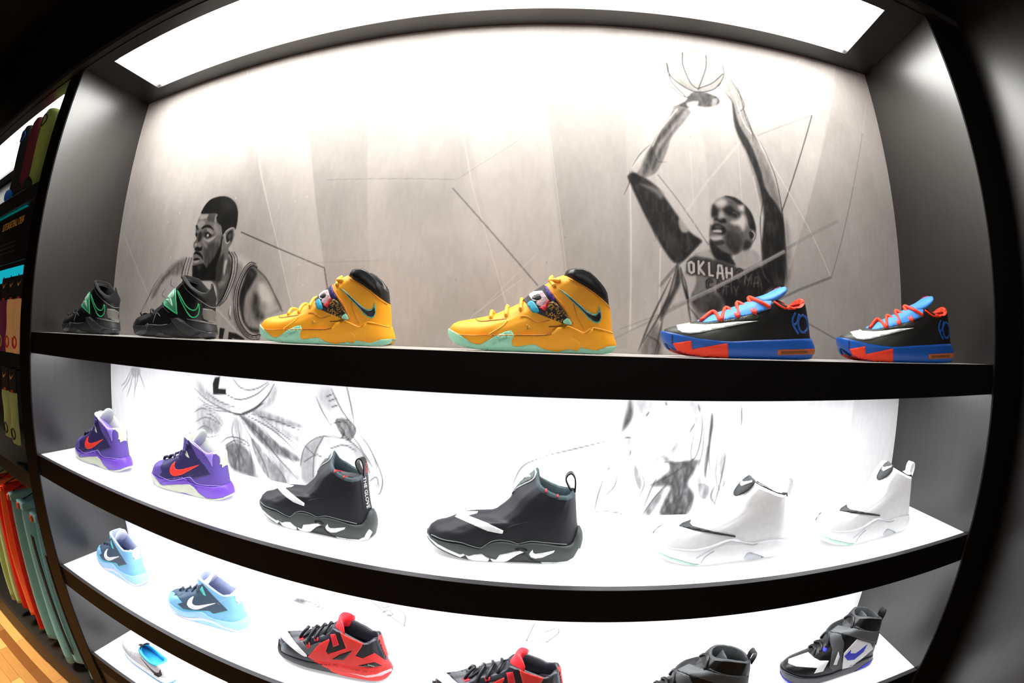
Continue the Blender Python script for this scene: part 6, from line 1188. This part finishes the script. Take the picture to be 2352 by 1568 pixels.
# garments on a rail
t = thing('garment_rail', 'dark metal rail carrying the hanging garments', 'rail', (0, 0, 0))
v, f = tube([(LX0+.001, .17, .935), (LX1-.001, .17, .935)], .012, 10); link('rail', v, f, mat('rail_metal', '#18181A', .35, metal=.7), t)
def garment(x, z0, z1, colour, label, seed, th=.020, stripe=None):
    rg = random.Random(seed); t = thing('hanging_garment', label, 'garment', (x, .165, 0), 0, 'garments hanging on the rail')
    n, m = 26, 36; v = []; ph = [rg.uniform(0, 6) for _ in range(4)]
    for i in range(n):
        u = i/(n-1); z = z1+(z0-z1)*u+0.
        for j in range(m):
            a = 2*PI*j/m; cy = math.cos(a); sy = math.sin(a)
            hy = (.118+.028*u)*(1+.02*math.sin(7*u+ph[0])); hx = th*(.55+.75*u)*(1+.25*math.sin(3*u+ph[1]))
            y = math.copysign(abs(cy)**.55, cy)*hy; xx = math.copysign(abs(sy)**.8, sy)*hx*(1-.35*abs(cy)**8)
            xx += .010*math.sin(5*u+ph[2])*u+.006*math.sin(y*38+ph[3]+4*u)*u**.5
            v.append((xx, y, z+(.012*math.sin(y*30+ph[1]) if i == n-1 else 0)))
    f = [(i*m+j, i*m+(j+1) % m, (i+1)*m+(j+1) % m, (i+1)*m+j) for i in range(n-1) for j in range(m)]+[tuple(range(m))[::-1], tuple((n-1)*m+j for j in range(m))]
    link('fabric', v, f, colour, t)
    box('waistband', -th*.85, th*.85, -.127, .127, z1-.004, z1+.026, colour, t, bevel=.006)
    v, f = tube([(0, -.10, z1+.030), (0, -.02, z1+.048), (0, 0, .925), (0, .008, .952), (0, .022, .951), (0, .024, .930)], .0024, 6); link('hanger_hook', v, f, mat('peg_metal', '#2A2A2C', .4, metal=.8), t)
    box('size_tag', -.008, .008, -.137, -.1285, z1+.000, z1+.022, mat('tab_orange', '#D8481A', .6), t, bevel=.001)
    if stripe:
        box('side_stripe', -th*.35, th*.35, -.1515, -.1465, z0+.06, z1-.05, stripe, t, bevel=.001)
def gm(k, c): return mat('cloth_'+k, c, .85, var=.12, scale=25, bump=.12)
tl, tl2, rd, og, gn = gm('teal', '#8CC4CC'), gm('slate_teal', '#7FAEAE'), gm('red', '#D8200C'), gm('orange', '#E8743A'), gm('sage', '#A8BC82')
blackcloth = gm('black', '#0C0E10')
garment(-1.302, .205, .80, tl, 'teal hanging garment closest to the shoe bay upright', 1, .018, blackcloth)
garment(-1.402, .225, .84, tl, 'teal hanging garment with dark side opening, second from the upright', 2, .034, blackcloth)
garment(-1.535, .185, .85, tl, 'broad teal hanging garment, third from the upright', 3, .040)
garment(-1.655, .230, .85, tl2, 'slate teal hanging garment next to the red one', 4, .022)
garment(-1.742, .225, .86, rd, 'red hanging garment beside the slate teal one', 5, .019)
garment(-1.822, .265, .86, og, 'orange hanging garment behind the red one', 6, .013)
garment(-1.892, .270, .86, rd, 'red hanging garment beside the sage green one', 7, .018)
garment(-1.975, .250, .86, gn, 'sage green hanging garment next to the red one', 8, .022)
garment(-2.075, .240, .86, gn, 'sage green hanging garment farthest from the shoes', 9, .026)


# ------------------------------------------------------------------ light and camera
def area(name, loc, rot, sx, sy, power, color=(1, 1, 1), spread=180):
    l = bpy.data.lights.new(name, 'AREA'); l.shape = 'RECTANGLE'; l.size = sx; l.size_y = sy; l.energy = power; l.color = color; l.spread = math.radians(spread)
    o = bpy.data.objects.new(name, l); COL.objects.link(o); o.location = loc; o.rotation_euler = rot; return o
area('aisle_downlight', (-2.3, -.75, 3.1), (0, 0, 0), .5, .9, FLOORP, (1., .86, .66), 60)
area('aisle_fill', (.3, -2.6, 2.2), (math.radians(72), 0, 0), 2.2, 1.2, FILLP, (1., .95, .9))
w = bpy.data.worlds.new('store'); scene.world = w; w.use_nodes = True
w.node_tree.nodes['Background'].inputs['Color'].default_value = (.9, .85, .8, 1); w.node_tree.nodes['Background'].inputs['Strength'].default_value = WORLD

cd = bpy.data.cameras.new('camera'); co = bpy.data.objects.new('camera', cd); COL.objects.link(co)
cd.type = 'PANO'; cd.sensor_width = 36.; cd.sensor_height = 24.; cd.sensor_fit = 'HORIZONTAL'
for holder in (cd, getattr(cd, 'cycles', None)):                # the lens settings live on one of the two, by version
    for k, v in (('panorama_type', 'FISHEYE_EQUISOLID'), ('fisheye_lens', 1112.62*36/2352), ('fisheye_fov', math.radians(200))):
        try: setattr(holder, k, v)
        except Exception: pass
yaw, pitch, roll = -.102, .0067, .0324
f = Vector((math.sin(yaw)*math.cos(pitch), math.cos(yaw)*math.cos(pitch), math.sin(pitch))); r = Vector((math.cos(yaw), -math.sin(yaw), 0)); u = r.cross(f)
r2 = r*math.cos(roll)+u*math.sin(roll); u2 = -r*math.sin(roll)+u*math.cos(roll)
co.matrix_world = Matrix(((r2.x, u2.x, -f.x, .26552), (r2.y, u2.y, -f.y, -.64821), (r2.z, u2.z, -f.z, 1.5-.01102), (0, 0, 0, 1)))
cd.clip_start = .01; cd.clip_end = 50
scene.camera = co
scene.view_settings.view_transform = 'Standard'; scene.view_settings.look = 'None'; scene.view_settings.exposure = .22; scene.view_settings.gamma = 1.
scene.cycles.use_denoising = True; scene.cycles.max_bounces = 6; scene.cycles.diffuse_bounces = 4; scene.cycles.sample_clamp_indirect = 6.
